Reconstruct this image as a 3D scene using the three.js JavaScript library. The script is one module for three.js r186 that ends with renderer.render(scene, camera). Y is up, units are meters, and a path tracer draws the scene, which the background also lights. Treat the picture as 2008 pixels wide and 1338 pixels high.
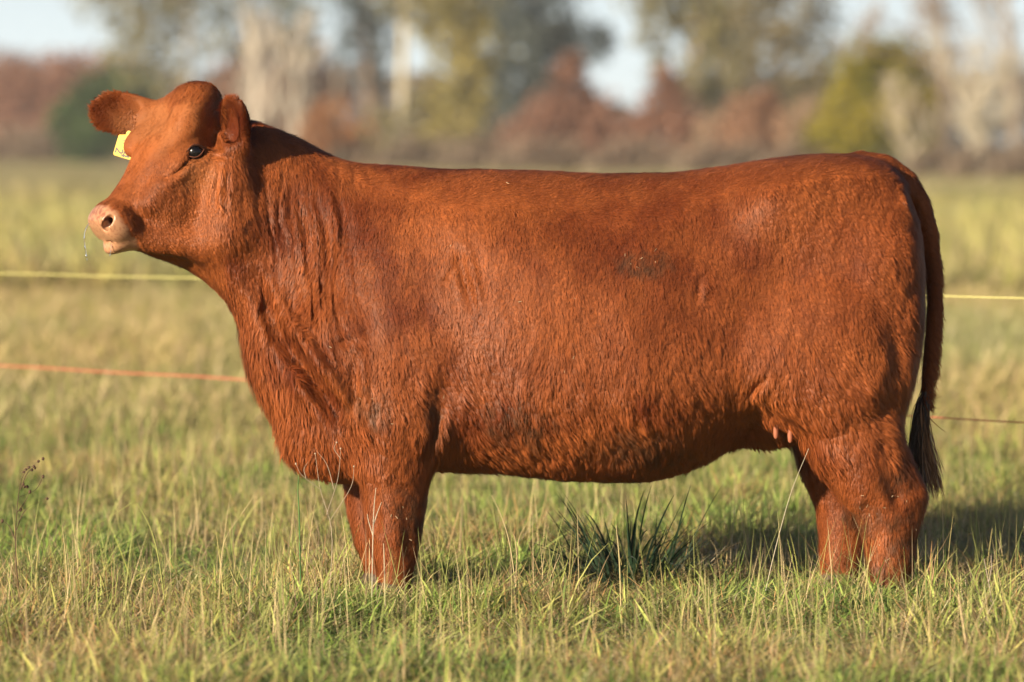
import * as THREE from 'three';
import { ImprovedNoise } from 'three/addons/math/ImprovedNoise.js';
import { mergeGeometries } from 'three/addons/utils/BufferGeometryUtils.js';

const C = (r, g, b) => new THREE.Color().setRGB(r, g, b);
// ---------------------------------------------------------------- camera, sky, sun, exposure
const scene = new THREE.Scene();
const FOCAL = 8160, CAM_H = 1.345, CAM_D = 12, HORIZON = 275;          // in pixels of the 2008 x 1338 photograph, metres
const camera = new THREE.PerspectiveCamera(2 * Math.atan(669 / FOCAL) * 180 / Math.PI, 1024 / 682, 0.1, 3000);
camera.filmGauge = 36;
camera.position.set(0, CAM_H, CAM_D);
const PITCH = Math.atan((669 - HORIZON) / FOCAL);
camera.rotation.set(-PITCH, 0, 0);
camera.focus = 11.78;
camera.userData.fStop = 2.25;
camera.updateMatrixWorld(true);

const SUN_AZ = 47.5 * Math.PI / 180, SUN_EL = 19 * Math.PI / 180;        // azimuth from the camera side towards the left
const sunDir = new THREE.Vector3(-Math.sin(SUN_AZ) * Math.cos(SUN_EL), Math.sin(SUN_EL), Math.cos(SUN_AZ) * Math.cos(SUN_EL));
const sun = new THREE.DirectionalLight(new THREE.Color().setRGB(1, 0.83, 0.6), 5);
sun.name = 'sun';
sun.position.copy(sunDir).multiplyScalar(60);
sun.castShadow = true;
sun.shadow.radius = 1;
sun.shadow.mapSize.set(4096, 4096);
Object.assign(sun.shadow.camera, { left: -12, right: 12, top: 12, bottom: -12, near: 1, far: 140 });
scene.add(sun, sun.target);

function makeSky() {                                                    // clear late-afternoon sky: pale at the horizon, blue above
  const W = 512, H = 256, data = new Float32Array(W * H * 4), d = new THREE.Vector3();
  for (let j = 0; j < H; j++) for (let i = 0; i < W; i++) {
    const el = ((j + 0.5) / H - 0.5) * Math.PI, az = ((i + 0.5) / W - 0.5) * 2 * Math.PI;
    d.set(Math.cos(az) * Math.cos(el), Math.sin(el), Math.sin(az) * Math.cos(el));
    const h = Math.max(0, d.y), k = Math.exp(-h * 7), c = Math.max(0, d.dot(sunDir));
    const glow = 0.5 * Math.pow(c, 10) + 0.25 * Math.pow(c, 3) * k;
    const o = (j * W + i) * 4;
    data[o] = 0.025 + 0.50 * k + glow; data[o + 1] = 0.05 + 0.54 * k + 0.8 * glow; data[o + 2] = 0.11 + 0.48 * k + 0.5 * glow; data[o + 3] = 1;
    if (d.y < -0.1) { data[o] *= 0.5; data[o + 1] *= 0.5; data[o + 2] *= 0.5; }
  }
  const t = new THREE.DataTexture(data, W, H, THREE.RGBAFormat, THREE.FloatType);
  t.mapping = THREE.EquirectangularReflectionMapping; t.magFilter = THREE.LinearFilter; t.minFilter = THREE.LinearFilter;
  t.needsUpdate = true;
  return t;
}
scene.fog = new THREE.FogExp2(C(.74, .79, .86), .00038);                  // thin autumn haze over the field
scene.background = makeSky();
scene.environment = scene.background;

const renderer = new THREE.WebGLRenderer();
renderer.toneMapping = THREE.LinearToneMapping;
renderer.toneMappingExposure = 1.95;
renderer.shadowMap.enabled = true;

// ---------------------------------------------------------------- helpers
let seed = 12345;
const rnd = () => { seed = (seed + 0x6d2b79f5) | 0; let t = Math.imul(seed ^ (seed >>> 15), 1 | seed); t = (t + Math.imul(t ^ (t >>> 7), 61 | t)) ^ t; return ((t ^ (t >>> 14)) >>> 0) / 4294967296; };
const rr = (a, b) => a + (b - a) * rnd();
const gauss = () => (rnd() + rnd() + rnd() + rnd() - 2) * 1.0;
const perlin = new ImprovedNoise();
const noise = (x, y, z = 0) => perlin.noise(x + 137.2, y + 59.7, z + 211.4);
const fbm = (x, y, z = 0) => noise(x, y, z) + 0.5 * noise(x * 2.03, y * 2.03, z * 2.03) + 0.25 * noise(x * 4.1, y * 4.1, z * 4.1);
const clamp = (x, a = 0, b = 1) => Math.min(b, Math.max(a, x));
const smooth = (a, b, x) => { const t = clamp((x - a) / (b - a)); return t * t * (3 - 2 * t); };
const lerp = (a, b, t) => a + (b - a) * t;
const V = (x, y, z) => new THREE.Vector3(x, y, z);
const CP = Math.cos(PITCH), SP = Math.sin(PITCH);
function P(px, py, z = 0) {                                             // the point at depth z that the photograph shows at (px, py)
  const cx = (px - 1004) / FOCAL, cy = (669 - py) / FOCAL;
  const dx = cx, dy = cy * CP - SP, dz = -cy * SP - CP, k = (z - CAM_D) / dz;
  return V(dx * k, CAM_H + dy * k, z);
}
function onGround(px, py, y = 0) {                                      // where the ray through (px, py) meets the ground
  const cx = (px - 1004) / FOCAL, cy = (669 - py) / FOCAL, dy = cy * CP - SP, dz = -cy * SP - CP, k = (y - CAM_H) / dy;
  return V(cx * k, y, CAM_D + dz * k);
}
const pxX = (x, z) => 1004 + FOCAL * x / (CAM_D - z), pxY = (y, z) => HORIZON + (CAM_H - y) * FOCAL / (CAM_D - z);   // good to a pixel
const used = {};
const numbered = (n) => { used[n] = (used[n] ?? -1) + 1; return used[n] ? `${n}_${String(used[n]).padStart(3, '0')}` : n; };
const shade = (o) => { o.castShadow = o.receiveShadow = true; return o; };
function tag(o, label, category, group, kind) {
  if (label) o.userData.label = label;
  if (category) o.userData.category = category;
  if (group) o.userData.group = group;
  if (kind) o.userData.kind = kind;
  return o;
}
function base(name, pos = V(0, 0, 0)) { const g = new THREE.Group(); g.name = numbered(name); g.position.copy(pos); scene.add(g); return g; }
function part(name, geo, mat, parent) { const m = shade(new THREE.Mesh(geo, mat)); m.name = name; parent.add(m); return m; }
function geom(pos, idx, col, nor, uv) {
  const g = new THREE.BufferGeometry();
  g.setAttribute('position', new THREE.BufferAttribute(Float32Array.from(pos), 3));
  if (col) g.setAttribute('color', new THREE.BufferAttribute(Float32Array.from(col), 3));
  if (uv) g.setAttribute('uv', new THREE.BufferAttribute(Float32Array.from(uv), 2));
  if (idx) g.setIndex(idx);
  if (nor) g.setAttribute('normal', new THREE.BufferAttribute(Float32Array.from(nor), 3)); else g.computeVertexNormals();
  return g;
}
// ---------------------------------------------------------------- pasture
const groundY = (x, z) => z > -30 ? 0 : 0;
{
  const n = 512, d = new Uint8Array(n * n * 4);
  for (let j = 0; j < n; j++) for (let i = 0; i < n; i++) {               // tileable soil and thatch, 4 m across
    const a = i / n * 2 * Math.PI, b = j / n * 2 * Math.PI, q = (f, s) => noise(Math.cos(a) * f + s, Math.sin(a) * f + Math.cos(b) * f, Math.sin(b) * f + s);
    const k = clamp(.5 + .5 * q(3, 1) + .4 * q(9, 5) + .35 * q(26, 9)), o = (j * n + i) * 4, e = rr(.85, 1.15);
    d[o] = 255 * Math.pow(lerp(.09, .26, k) * e, 1 / 2.2); d[o + 1] = 255 * Math.pow(lerp(.085, .23, k) * e, 1 / 2.2); d[o + 2] = 255 * Math.pow(lerp(.04, .085, k) * e, 1 / 2.2); d[o + 3] = 255;
  }
  const t = new THREE.DataTexture(d, n, n); t.colorSpace = THREE.SRGBColorSpace; t.wrapS = t.wrapT = THREE.RepeatWrapping; t.magFilter = THREE.LinearFilter; t.repeat.set(750, 750); t.needsUpdate = true;
  const g = new THREE.PlaneGeometry(3000, 3000, 60, 60); g.rotateX(-Math.PI / 2);
  const m = part('ground', g, new THREE.MeshStandardMaterial({ map: t, roughness: 1 }), scene); tag(m, 'flat pasture ground under the grass', 'ground', null, 'structure');
}
const GREENS = [[.23, .29, .065], [.32, .37, .09], [.42, .43, .13], [.50, .47, .17], [.13, .185, .050], [.06, .11, .042], [.19, .25, .07]], STRAWS = [[.60, .47, .24], [.52, .39, .19], [.74, .63, .42], [.42, .28, .14], [.48, .41, .17], [.50, .29, .12], [.28, .19, .11]];
const pick = (a) => a[(rnd() * a.length) | 0];
function blade(out, o) {                                                  // one bent, folded leaf
  const { x = 0, z = 0, y = 0, az, lean, droop, len, w, color, n = 4, twist = 0 } = o, start = out.pos.length / 3;
  let px = x, py = y, pz = z, el = Math.PI / 2 - lean;
  const dx = Math.cos(az), dz = Math.sin(az);
  for (let i = 0; i <= n; i++) {
    const q = i / n, ww = w * .5 * (i === n ? .08 : (1 - .75 * q * q)), tw = az + Math.PI / 2 + twist * q;
    out.pos.push(px - Math.cos(tw) * ww, py, pz - Math.sin(tw) * ww, px + Math.cos(tw) * ww, py, pz + Math.sin(tw) * ww);
    for (let e = 0; e < 2; e++) out.col.push(...color);
    if (i) { const k = start + 2 * i; out.idx.push(k - 2, k - 1, k, k - 1, k + 1, k); }
    const s = len / n; px += dx * Math.cos(el) * s; pz += dz * Math.cos(el) * s; py += Math.sin(el) * s; el -= droop / n;
    if (py < .004 && el < 0) { el = 0.02; py = Math.max(py, .004); }
  }
}
const jitter = (c, a = .2) => { const f = rr(1 - a, 1 + a); return [c[0] * f, c[1] * f, c[2] * f]; };
const FAR_GREENS = [[.29, .305, .098], [.36, .36, .13], [.43, .40, .155], [.24, .265, .088]], FAR_STRAWS = [[.54, .44, .235], [.48, .39, .20], [.58, .48, .29], [.44, .37, .18]];
function tuft(n, radius, hMin, hMax, straw, w0, w1, flat = 0, segs = 4, G = GREENS, S = STRAWS) {
  const out = { pos: [], col: [], idx: [] };
  for (let i = 0; i < n; i++) {
    const r = radius * Math.sqrt(rnd()), a = rr(0, 6.283), dry = rnd() < straw, lying = rnd() < flat, big = rnd() < .14;
    blade(out, { x: r * Math.cos(a), z: r * Math.sin(a), y: lying ? rr(.004, .055) : 0, az: rr(0, 6.283), lean: lying ? rr(.95, 1.5) : Math.abs(gauss()) * .95 + .05, droop: lying ? rr(-.4, .7) : Math.pow(rnd(), 1.3) * 2.4, len: rr(hMin, hMax) * (lying ? 1.15 : 1) * (big ? 1.5 : rr(.6, 1)), w: rr(w0, w1) * (dry ? .7 : 1) * (big ? 1.35 : 1), color: jitter(dry ? pick(S) : pick(G), .28), n: segs, twist: rr(-1.6, 1.6) });
  }
  return geom(out.pos, out.idx, out.col);
}
function stalks(n, radius, hMin, hMax) {                                   // thin dry stems with a small seed head
  const out = { pos: [], col: [], idx: [] };
  for (let i = 0; i < n; i++) {
    const a = rr(0, 6.283), az = rr(0, 6.283), lean = rr(.02, .45), len = rr(hMin, hMax), c = jitter(pick([[.55, .44, .25], [.40, .30, .16], [.30, .22, .14], [.34, .36, .12]]));
    const x = radius * Math.cos(a), z = radius * Math.sin(a), dr = rr(0, .4);
    blade(out, { x, z, az, lean, droop: dr, len, w: .0024, color: c, n: 4 }); blade(out, { x, z, az: az + 1.57, lean: .01, droop: 0, len: len * Math.cos(lean) * .4, w: .0022, color: c, n: 2 });
  }
  return geom(out.pos, out.idx, out.col);
}
const grassMat = new THREE.MeshPhysicalMaterial({ vertexColors: true, roughness: .95, specularIntensity: .35, side: THREE.DoubleSide, transmission: .28, thickness: 0 });
const grass = base('grass');
tag(grass, 'mixed green and straw coloured pasture grass covering the whole field', 'grass', null, 'stuff');
function scatter(name, geo, count, place, mat = grassMat) {
  const im = new THREE.InstancedMesh(geo, mat, count), q = new THREE.Object3D(), c = new THREE.Color(); let k = 0;
  for (let i = 0; i < count * 3 && k < count; i++) {
    const p = place(); if (!p) continue;
    q.position.set(p.x, p.y ?? 0, p.z); q.rotation.set(p.tx ?? 0, rr(0, 6.283), p.tz ?? 0); q.scale.set(p.s, p.h ?? p.s, p.s); q.updateMatrix();
    im.setMatrixAt(k, q.matrix); im.setColorAt(k, c.setRGB(...p.c)); k++;
  }
  im.count = k; im.name = name; shade(im); tag(im, null, null, null, 'stuff'); grass.add(im);
}
const edgeRow = (px) => 319 + px * .0155;                                // picture row of the far edge of the field, which runs away to the left
const halfWidth = (z) => (CAM_D - z) * .1235 + .9 + (CAM_D - z) * .045;
function spot(zNear, zFar, pow = 1) { const z = lerp(zNear, zFar, Math.pow(rnd(), pow)), w = halfWidth(z); if (rnd() > w / halfWidth(zFar)) return null; return { x: rr(-w, w), z }; }
const lush = (x, z) => clamp(.60 + 1.3 * noise(x * 1.3, z * .9, 3) + .9 * noise(x * 3.7, z * 2.6, 9));
const FEET = [[-.34, .16], [-.36, -.16], [1.07, .19], [.95, -.19]];
const trod = (x, z) => 1 - .05 * Math.max(...FEET.map(([a, b]) => Math.exp(-((x - a) ** 2 / .05 + (z - b - .25) ** 2 / .16))));
const tall = (x, z) => trod(x, z) * clamp(.85 + 1.1 * noise(x * 1.9 + 4, z * 1.4, 21) + .5 * noise(x * 5, z * 4, 2), .45, 1.7);
{
  const tint = (x, z, g) => { const l = lush(x, z), f = rr(.86, 1.26); return g ? [lerp(1.14, .80, l) * f, lerp(1.05, 1, l) * f, lerp(1.1, .85, l) * f] : [f, f, f]; };
  for (let v = 0; v < 5; v++) {
    scatter('grass', tuft(26, .06, .035, .12, .12, .0032, .0068, .36), 3900, () => { const p = spot(2.6, -6.5); if (!p || rnd() > .35 + .75 * lush(p.x, p.z)) return null; return { ...p, s: rr(.8, 1.35), h: rr(.75, 1.2) * tall(p.x, p.z), c: tint(p.x, p.z, 1) }; });
    scatter('dry_grass', tuft(26, .09, .05, .16, .90, .0020, .0050, .66), 1250, () => { const p = spot(2.6, -6.5); if (!p || rnd() < lush(p.x, p.z) * .75) return null; return { ...p, s: rr(.8, 1.3), h: rr(.75, 1.15) * tall(p.x, p.z), c: tint(p.x, p.z, 0) }; });
  }
  for (let v = 0; v < 8; v++) scatter('tall_blade', tuft(8, .06, .09, .24, .30, .0026, .0052), 210, () => { const p = spot(2.6, -6.5); return p && trod(p.x, p.z) > .8 && { ...p, s: rr(.7, 1.1), c: tint(p.x, p.z, 1) }; });
  for (let v = 0; v < 3; v++) scatter('dry_stalk', stalks(4, .07, .12, .34), 620, () => { const p = spot(2.6, -6.5); return p && { ...p, s: rr(.7, 1.15), c: tint(p.x, p.z, 0) }; });
  for (const [fx, fz] of FEET) scatter('grass', tuft(24, .06, .05, .12, .3, .003, .006, .2), 60, () => { const q = { x: fx + .16 * gauss(), z: fz + .12 + rr(-.05, .35) }; return { ...q, s: rr(.8, 1.2), h: rr(.75, 1.15), c: tint(q.x, q.z, 1) }; });
  const far = (z0, z1, n, s0, s1, pow, straw) => { for (let v = 0; v < 5; v++) scatter('far_grass', tuft(40, .085, .07, .17, straw, .005, .010, .25, 3, FAR_GREENS, FAR_STRAWS), Math.round(n * .34), () => { const p = spot(z0, z1, pow); if (!p || (p.z < -60 && HORIZON + CAM_H * FOCAL / (CAM_D - p.z) < edgeRow(pxX(p.x, p.z)))) return null; const l = clamp(.5 + .9 * noise(p.x * .35, p.z * .12, 3) + .5 * noise(p.x * 1.2, p.z * .5, 9)), f = rr(.85, 1.15); return { ...p, s: rr(s0, s1), h: rr(s0, s1) * lerp(.8, .11, smooth(-25, -110, p.z)) , c: [lerp(1.15, .88, l) * f, lerp(1.04, .98, l) * f, f] }; }); };
  far(-6.5, -22, 14500, 1.0, 1.6, 1, .45);
  far(-22, -70, 16000, 2.0, 3.4, 1, .50);
  far(-70, -260, 17500, 4.5, 8, 1, .60);
}
// ---------------------------------------------------------------- trees along the far edge of the field
function limb(out, a, b, ra, rb, sides = 5, bend = 0) {
  const n = 3, d = b.clone().sub(a), l = d.length(), ax = d.clone().normalize(), u = (Math.abs(ax.y) > .9 ? V(1, 0, 0) : V(0, 1, 0)).cross(ax).normalize(), w = ax.clone().cross(u), o0 = out.pos.length / 3;
  for (let i = 0; i <= n; i++) {
    const q = i / n, p = a.clone().addScaledVector(d, q).addScaledVector(u, Math.sin(q * Math.PI) * bend * l), r = lerp(ra, rb, q);
    for (let j = 0; j < sides; j++) { const t = j / sides * 6.283; out.pos.push(p.x + r * (u.x * Math.cos(t) + w.x * Math.sin(t)), p.y + r * (u.y * Math.cos(t) + w.y * Math.sin(t)), p.z + r * (u.z * Math.cos(t) + w.z * Math.sin(t))); }
    if (i) for (let j = 0; j < sides; j++) { const k = o0 + (i - 1) * sides, j2 = (j + 1) % sides; out.idx.push(k + j, k + j2, k + sides + j, k + j2, k + sides + j2, k + sides + j); }
  }
}
function leaf(out, p, s, c) {                                            // a folded spray of leaves
  const a = V(gauss(), gauss(), gauss()).normalize(), b = V(gauss(), gauss(), gauss()).cross(a).normalize(), n = a.clone().cross(b), o = out.pos.length / 3;
  const put = (q) => { out.pos.push(q.x, q.y, q.z); out.col.push(...c); };
  put(p.clone().addScaledVector(a, -s)); put(p.clone().addScaledVector(b, s * .45).addScaledVector(n, s * .15)); put(p.clone().addScaledVector(a, s)); put(p.clone().addScaledVector(b, -s * .45).addScaledVector(n, s * .15));
  out.idx.push(o, o + 1, o + 2, o, o + 2, o + 3);
}
const leafMat = new THREE.MeshPhysicalMaterial({ vertexColors: true, roughness: 1, specularIntensity: .2, side: THREE.DoubleSide, transmission: .3, thickness: 0 });
const barks = {};
const barkMat = (c) => barks[c.join()] ??= new THREE.MeshStandardMaterial({ color: C(...c), roughness: .95 });
const treePos = (px, py) => onGround(px, py);
const perPx = (z) => (CAM_D - z) / FOCAL;                                // metres per photograph pixel at depth z
// trunk: pixel polyline from the ground up with radii in pixels; crown: blobs [px, py, radius px, squash]
function tree(name, label, o) {
  const g = treePos(o.px, o.py), root = base(name, g), k = perPx(g.z), at = (px, py, dz = 0) => V(px, 0, 0) && P(px, py, g.z + dz).sub(g);
  tag(root, label, o.cat ?? 'tree', o.group);
  const tr = { pos: [], idx: [] };
  const line = o.trunk ?? [[o.px, o.py, 9], [o.px, o.py - 200, 5]];
  const tp = line.map(([x, y, r]) => [at(x, y), r * k * .6]); tp[0][0].y = -.1;
  for (let i = 0; i + 1 < tp.length; i++) limb(tr, tp[i][0], tp[i + 1][0], tp[i][1], tp[i + 1][1], 8, rr(-.02, .02));
  const blobs = (o.crown ?? []).map(([x, y, r, q = 1]) => ({ c: at(x, y, rr(-.8, .8) * Math.min(r, 60) * k), r: r * k * (o.grow ?? (name === 'tall_tree' ? 1.7 : 1.5)), q }));
  for (const b of blobs) {                                               // a limb from the trunk into every mass of leaves
    let best = tp[0], bd = 1e9; for (let i = 0; i + 1 < tp.length; i++) for (let s = 0; s < 6; s++) { const q = tp[i][0].clone().lerp(tp[i + 1][0], s / 6), dd = q.distanceTo(b.c) + Math.max(0, q.y - b.c.y + b.r * .4) * 3; if (dd < bd) { bd = dd; best = [q, lerp(tp[i][1], tp[i + 1][1], s / 6)]; } }
    limb(tr, best[0], b.c, best[1] * .55, best[1] * .12, 5, rr(-.12, .12));
    for (let i = 0; i < 5; i++) limb(tr, b.c.clone().lerp(best[0], rr(.1, .5)), b.c.clone().add(V(gauss(), gauss(), gauss()).multiplyScalar(b.r * .8)), best[1] * .16, best[1] * .04, 4, rr(-.2, .2));
  }
  if (o.twigs) {                                                         // bare branching
    const grow = (p, d, l, r, n) => { const e = p.clone().addScaledVector(d, l); limb(tr, p, e, r, r * .62, 4, rr(-.1, .1)); if (n) for (let i = 0; i < (n > 3 ? 3 : 2 + (rnd() < .5)); i++) grow(p.clone().lerp(e, rr(.55, 1)), d.clone().add(V(gauss() * o.twigs.spread, gauss() * .25 + .12, gauss() * o.twigs.spread)).normalize(), l * rr(.62, .85), r * .62, n - 1); };
    for (let i = 0; i < o.twigs.n; i++) { const s = (i + .5) / o.twigs.n, q = s * (tp.length - 1), j = Math.min(tp.length - 2, Math.floor(q)), p = tp[j][0].clone().lerp(tp[j + 1][0], lerp(.25, 1, q - j)); grow(p, V(gauss() * o.twigs.spread * 1.4, rr(.6, 1.1), gauss() * o.twigs.spread).normalize(), o.twigs.len * k * rr(.7, 1.2), o.twigs.r * k, o.twigs.depth); }
  }
  part('trunk', geom(tr.pos, tr.idx), barkMat(o.bark ?? [.20, .16, .11]), root);
  if (blobs.length) {
    const cr = { pos: [], idx: [], col: [] }, size = (o.leaf ?? 9) * k;
    for (const b of blobs) {
      const n = Math.round((o.dense ?? 1) * 6.5 * (b.r / size) ** 2) + 6;
      for (let i = 0; i < n; i++) {
        const d = V(gauss(), gauss(), gauss()).normalize(), rad = b.r * Math.pow(rnd(), .45), p = b.c.clone().addScaledVector(d, rad); p.y = b.c.y + (p.y - b.c.y) * b.q;
        if (noise(p.x * 1.1, p.y * 1.1, p.z * 1.1 + b.r * 9) < (o.gaps ?? -.25) + .14) continue;
        if (p.y < .1) continue;
        const m = clamp(.5 + .6 * noise(p.x * .8, p.y * .8, p.z * .8) + .3 * gauss() + (o.topLight ? .8 * (p.y - b.c.y) / b.r * 0 : 0)), c = [0, 1, 2].map((q) => lerp(o.leafA[q], o.leafB[q], m));
        leaf(cr, p, size * rr(.6, 1.3), c);
      }
    }
    part('crown', geom(cr.pos, cr.idx, cr.col), leafMat, root);
  }
  return root;
}
const OLIVE = { leafA: [.15, .145, .07], leafB: [.34, .30, .145] }, TEAL = { leafA: [.06, .08, .085], leafB: [.14, .165, .155] }, RUSSET = { leafA: [.22, .115, .078], leafB: [.38, .21, .145] }, GREYB = { leafA: [.25, .19, .14], leafB: [.42, .33, .25] };
const PALE = [.48, .43, .34], GREYBARK = [.33, .28, .22], DARKBARK = [.12, .10, .085];
const cone = (x, top, bot, half, n = 9) => Array.from({ length: n * 3 }, () => { const q = Math.pow(rnd(), .75), w = half * (.10 + .9 * q) * (1 + .25 * gauss()); return [x + rr(-.85, .85) * w, lerp(top + 14, bot - 16, q) + rr(-8, 8), rr(11, 17) + 12 * q * rnd(), rr(.8, 1.2)]; });

// far russet woodland on the left
[[-70, 316, 118], [0, 317, 108], [55, 318, 112], [112, 318, 120], [150, 319, 105], [215, 320, 125]].forEach(([x, b, top], i) => tree('woodland_tree', ['reddish brown far woodland tree cut by the left picture edge', 'reddish brown far woodland tree just inside the left picture edge', 'reddish brown far woodland tree third from the left edge', 'reddish brown far woodland tree left of the dark evergreen', 'reddish brown far woodland tree touching the dark evergreen on its left', 'reddish brown far woodland tree right behind the dark evergreen'][i], { px: x, py: b, ...RUSSET, leafA: [.20, .10, .07], leafB: [.36, .20, .14], crown: [[x - 12, top + 60, 48], [x + 15, top + 45, 46], [x, top + 105, 56], [x + 22, top + 130, 50], [x - 25, top + 150, 48]], leaf: 8, dense: 1.2, bark: GREYBARK, group: 'russet trees of the far woodland' }));
tree('evergreen_bush', 'dark green rounded evergreen behind the far ear of the heifer', { px: 205, py: 324, cat: 'bush', leafA: [.035, .07, .025], leafB: [.10, .15, .05], crown: [[250, 165, 42], [215, 190, 46], [270, 195, 40], [175, 215, 44], [140, 232, 36], [230, 240, 55], [180, 268, 55], [260, 265, 48]], leaf: 9, dense: 1.7, gaps: -.5, bark: DARKBARK });
tree('tall_tree', 'tall pale trunked tree with thin olive crown above the heifer poll', { px: 372, py: 326, ...OLIVE, trunk: [[368, 326, 13], [366, 180, 11], [372, 40, 9], [378, -180, 5]], bark: PALE, crown: [[215, 15, 42], [262, 32, 48], [310, 60, 42], [268, 85, 34], [335, 15, 44], [395, 45, 40], [300, -40, 70], [400, -60, 80], [300, 130, 40], [245, 110, 38], [330, 150, 34], [410, 95, 32], [200, -50, 60]], leaf: 9, dense: .85, gaps: -.1 });
tree('tall_tree', 'olive crowned tree whose branches hang over the gap left of the bright sky hole', { px: 470, py: 325, ...OLIVE, trunk: [[470, 325, 8], [468, 150, 7], [490, -60, 5]], bark: GREYBARK, crown: [[455, 20, 34], [505, 35, 40], [560, 25, 44], [590, 70, 30], [470, 95, 26], [540, 95, 32], [520, -50, 70], [600, -30, 50]], leaf: 9, dense: .8, gaps: -.1, leafA: [.13, .15, .07], leafB: [.30, .28, .13] });
tree('bare_tree', 'pale grey bare tree with upright branches, left one of the pair behind the poll', { px: 505, py: 327, bark: [.52, .47, .40], trunk: [[500, 327, 13], [502, 200, 10], [505, 95, 5]], twigs: { n: 14, spread: .28, len: 60, r: 4.2, depth: 3 } });
tree('bare_tree', 'pale grey bare tree with upright branches, right one of the pair behind the neck', { px: 583, py: 328, bark: [.50, .45, .38], trunk: [[575, 328, 12], [580, 230, 9], [588, 120, 5]], twigs: { n: 14, spread: .30, len: 55, r: 4.0, depth: 3 } });
tree('russet_tree', 'broad russet tree standing behind the two pale bare trees', { px: 540, py: 323, ...RUSSET, leafA: [.25, .13, .085], leafB: [.40, .24, .16], crown: [[540, 110, 50], [590, 120, 45], [480, 130, 44], [520, 170, 60], [600, 180, 58], [460, 200, 55], [560, 240, 65], [620, 250, 55], [440, 270, 60], [640, 160, 40], [500, 280, 60]], leaf: 9, dense: 1.1, bark: GREYBARK });
tree('orange_bush', 'orange brown bush above the withers of the heifer', { px: 660, py: 333, cat: 'bush', leafA: [.30, .13, .05], leafB: [.46, .24, .11], crown: [[660, 235, 38], [640, 270, 42], [690, 280, 40], [620, 250, 30]], leaf: 8, dense: 1.2, bark: GREYBARK });
tree('tall_tree', 'dark teal crowned tree with brown trunk right of the bright sky hole', { px: 722, py: 331, ...TEAL, trunk: [[728, 331, 18], [724, 170, 16], [715, 0, 11], [712, -150, 6]], bark: [.20, .14, .10], crown: [[705, 20, 36], [735, 55, 34], [690, 75, 30], [745, 10, 34], [760, 95, 26], [715, -60, 70], [700, 130, 26], [745, 150, 30]], leaf: 9, dense: 1.1, gaps: -.2 });
tree('tall_tree', 'slender pale trunk rising straight out of the picture left of the olive tree', { px: 792, py: 334, ...OLIVE, trunk: [[790, 334, 15], [788, 200, 14], [792, 60, 12], [796, -150, 7]], bark: [.50, .45, .33], crown: [[780, 30, 22], [830, 20, 34], [820, -40, 60], [800, 190, 26], [760, 250, 34], [815, 250, 34], [830, 180, 30], [770, -60, 50]], leaf: 9, dense: .9, gaps: -.15 });
tree('tall_tree', 'large yellowish olive tree with hanging foliage in the middle of the tree line', { px: 905, py: 334, leafA: [.22, .20, .07], leafB: [.46, .39, .14], trunk: [[905, 334, 15], [910, 180, 13], [915, 20, 10], [915, -180, 6]], bark: GREYBARK, crown: [[875, 25, 42], [925, 20, 46], [970, 40, 40], [900, 85, 44], [950, 100, 46], [985, 95, 34], [905, 150, 42], [950, 165, 44], [880, 215, 38], [935, 230, 46], [900, 285, 42], [960, 270, 36], [850, 250, 30], [920, -60, 80], [840, 60, 20]], leaf: 10, dense: 1.25, gaps: -.3 });
tree('tall_tree', 'dark blue green tree beside the open sky in the middle of the tree line', { px: 1045, py: 336, ...TEAL, trunk: [[1040, 336, 13], [1044, 120, 11], [1048, -120, 7]], bark: DARKBARK, crown: [[1035, 25, 44], [1075, 55, 42], [1025, 80, 40], [1085, 105, 38], [1045, 140, 44], [1110, 80, 30], [1150, 85, 34], [1180, 70, 22], [1020, 170, 40], [1060, 200, 42], [1050, -50, 70], [1010, 240, 40]], leaf: 9, dense: 1.4, gaps: -.3 });
tree('russet_cypress', 'pointed russet conifer, tallest of the russet cones, left of the open sky', { px: 1120, py: 338, ...RUSSET, crown: [...cone(1120, 95, 340, 120, 12), [1040, 290, 50], [1190, 290, 60], [1080, 230, 40], [1160, 220, 42]], leaf: 9, dense: 1.5, gaps: -.5, bark: GREYBARK, trunk: [[1120, 338, 9], [1120, 115, 3]] });
tree('russet_cypress', 'pointed russet conifer directly right of the open sky gap', { px: 1312, py: 340, ...RUSSET, crown: [...cone(1312, 125, 340, 95, 11), [1250, 290, 50], [1380, 300, 48], [1340, 230, 36]], leaf: 9, dense: 1.5, gaps: -.5, bark: GREYBARK, trunk: [[1312, 340, 9], [1312, 150, 3]] });
tree('russet_cypress', 'fainter tan russet conifer above the hips of the heifer', { px: 1500, py: 343, leafA: [.27, .14, .08], leafB: [.42, .25, .16], crown: [...cone(1500, 165, 340, 90, 10), [1440, 290, 45], [1560, 280, 45], [1460, 220, 34]], leaf: 9, dense: 1.3, gaps: -.4, bark: GREYBARK, trunk: [[1500, 343, 9], [1500, 190, 3]] });
tree('tall_tree', 'tall olive tree with dark shaded hollows right of the open sky', { px: 1370, py: 338, ...OLIVE, trunk: [[1365, 338, 14], [1360, 170, 12], [1375, 0, 10], [1380, -160, 6]], bark: GREYBARK, crown: [[1290, 20, 34], [1345, 15, 36], [1385, 45, 44], [1430, 30, 46], [1390, 100, 44], [1440, 95, 42], [1410, 150, 42], [1360, 160, 30], [1290, 130, 24], [1380, -60, 80], [1290, -40, 60], [1275, 80, 24]], leaf: 10, dense: 1.2, gaps: -.25 });
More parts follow.
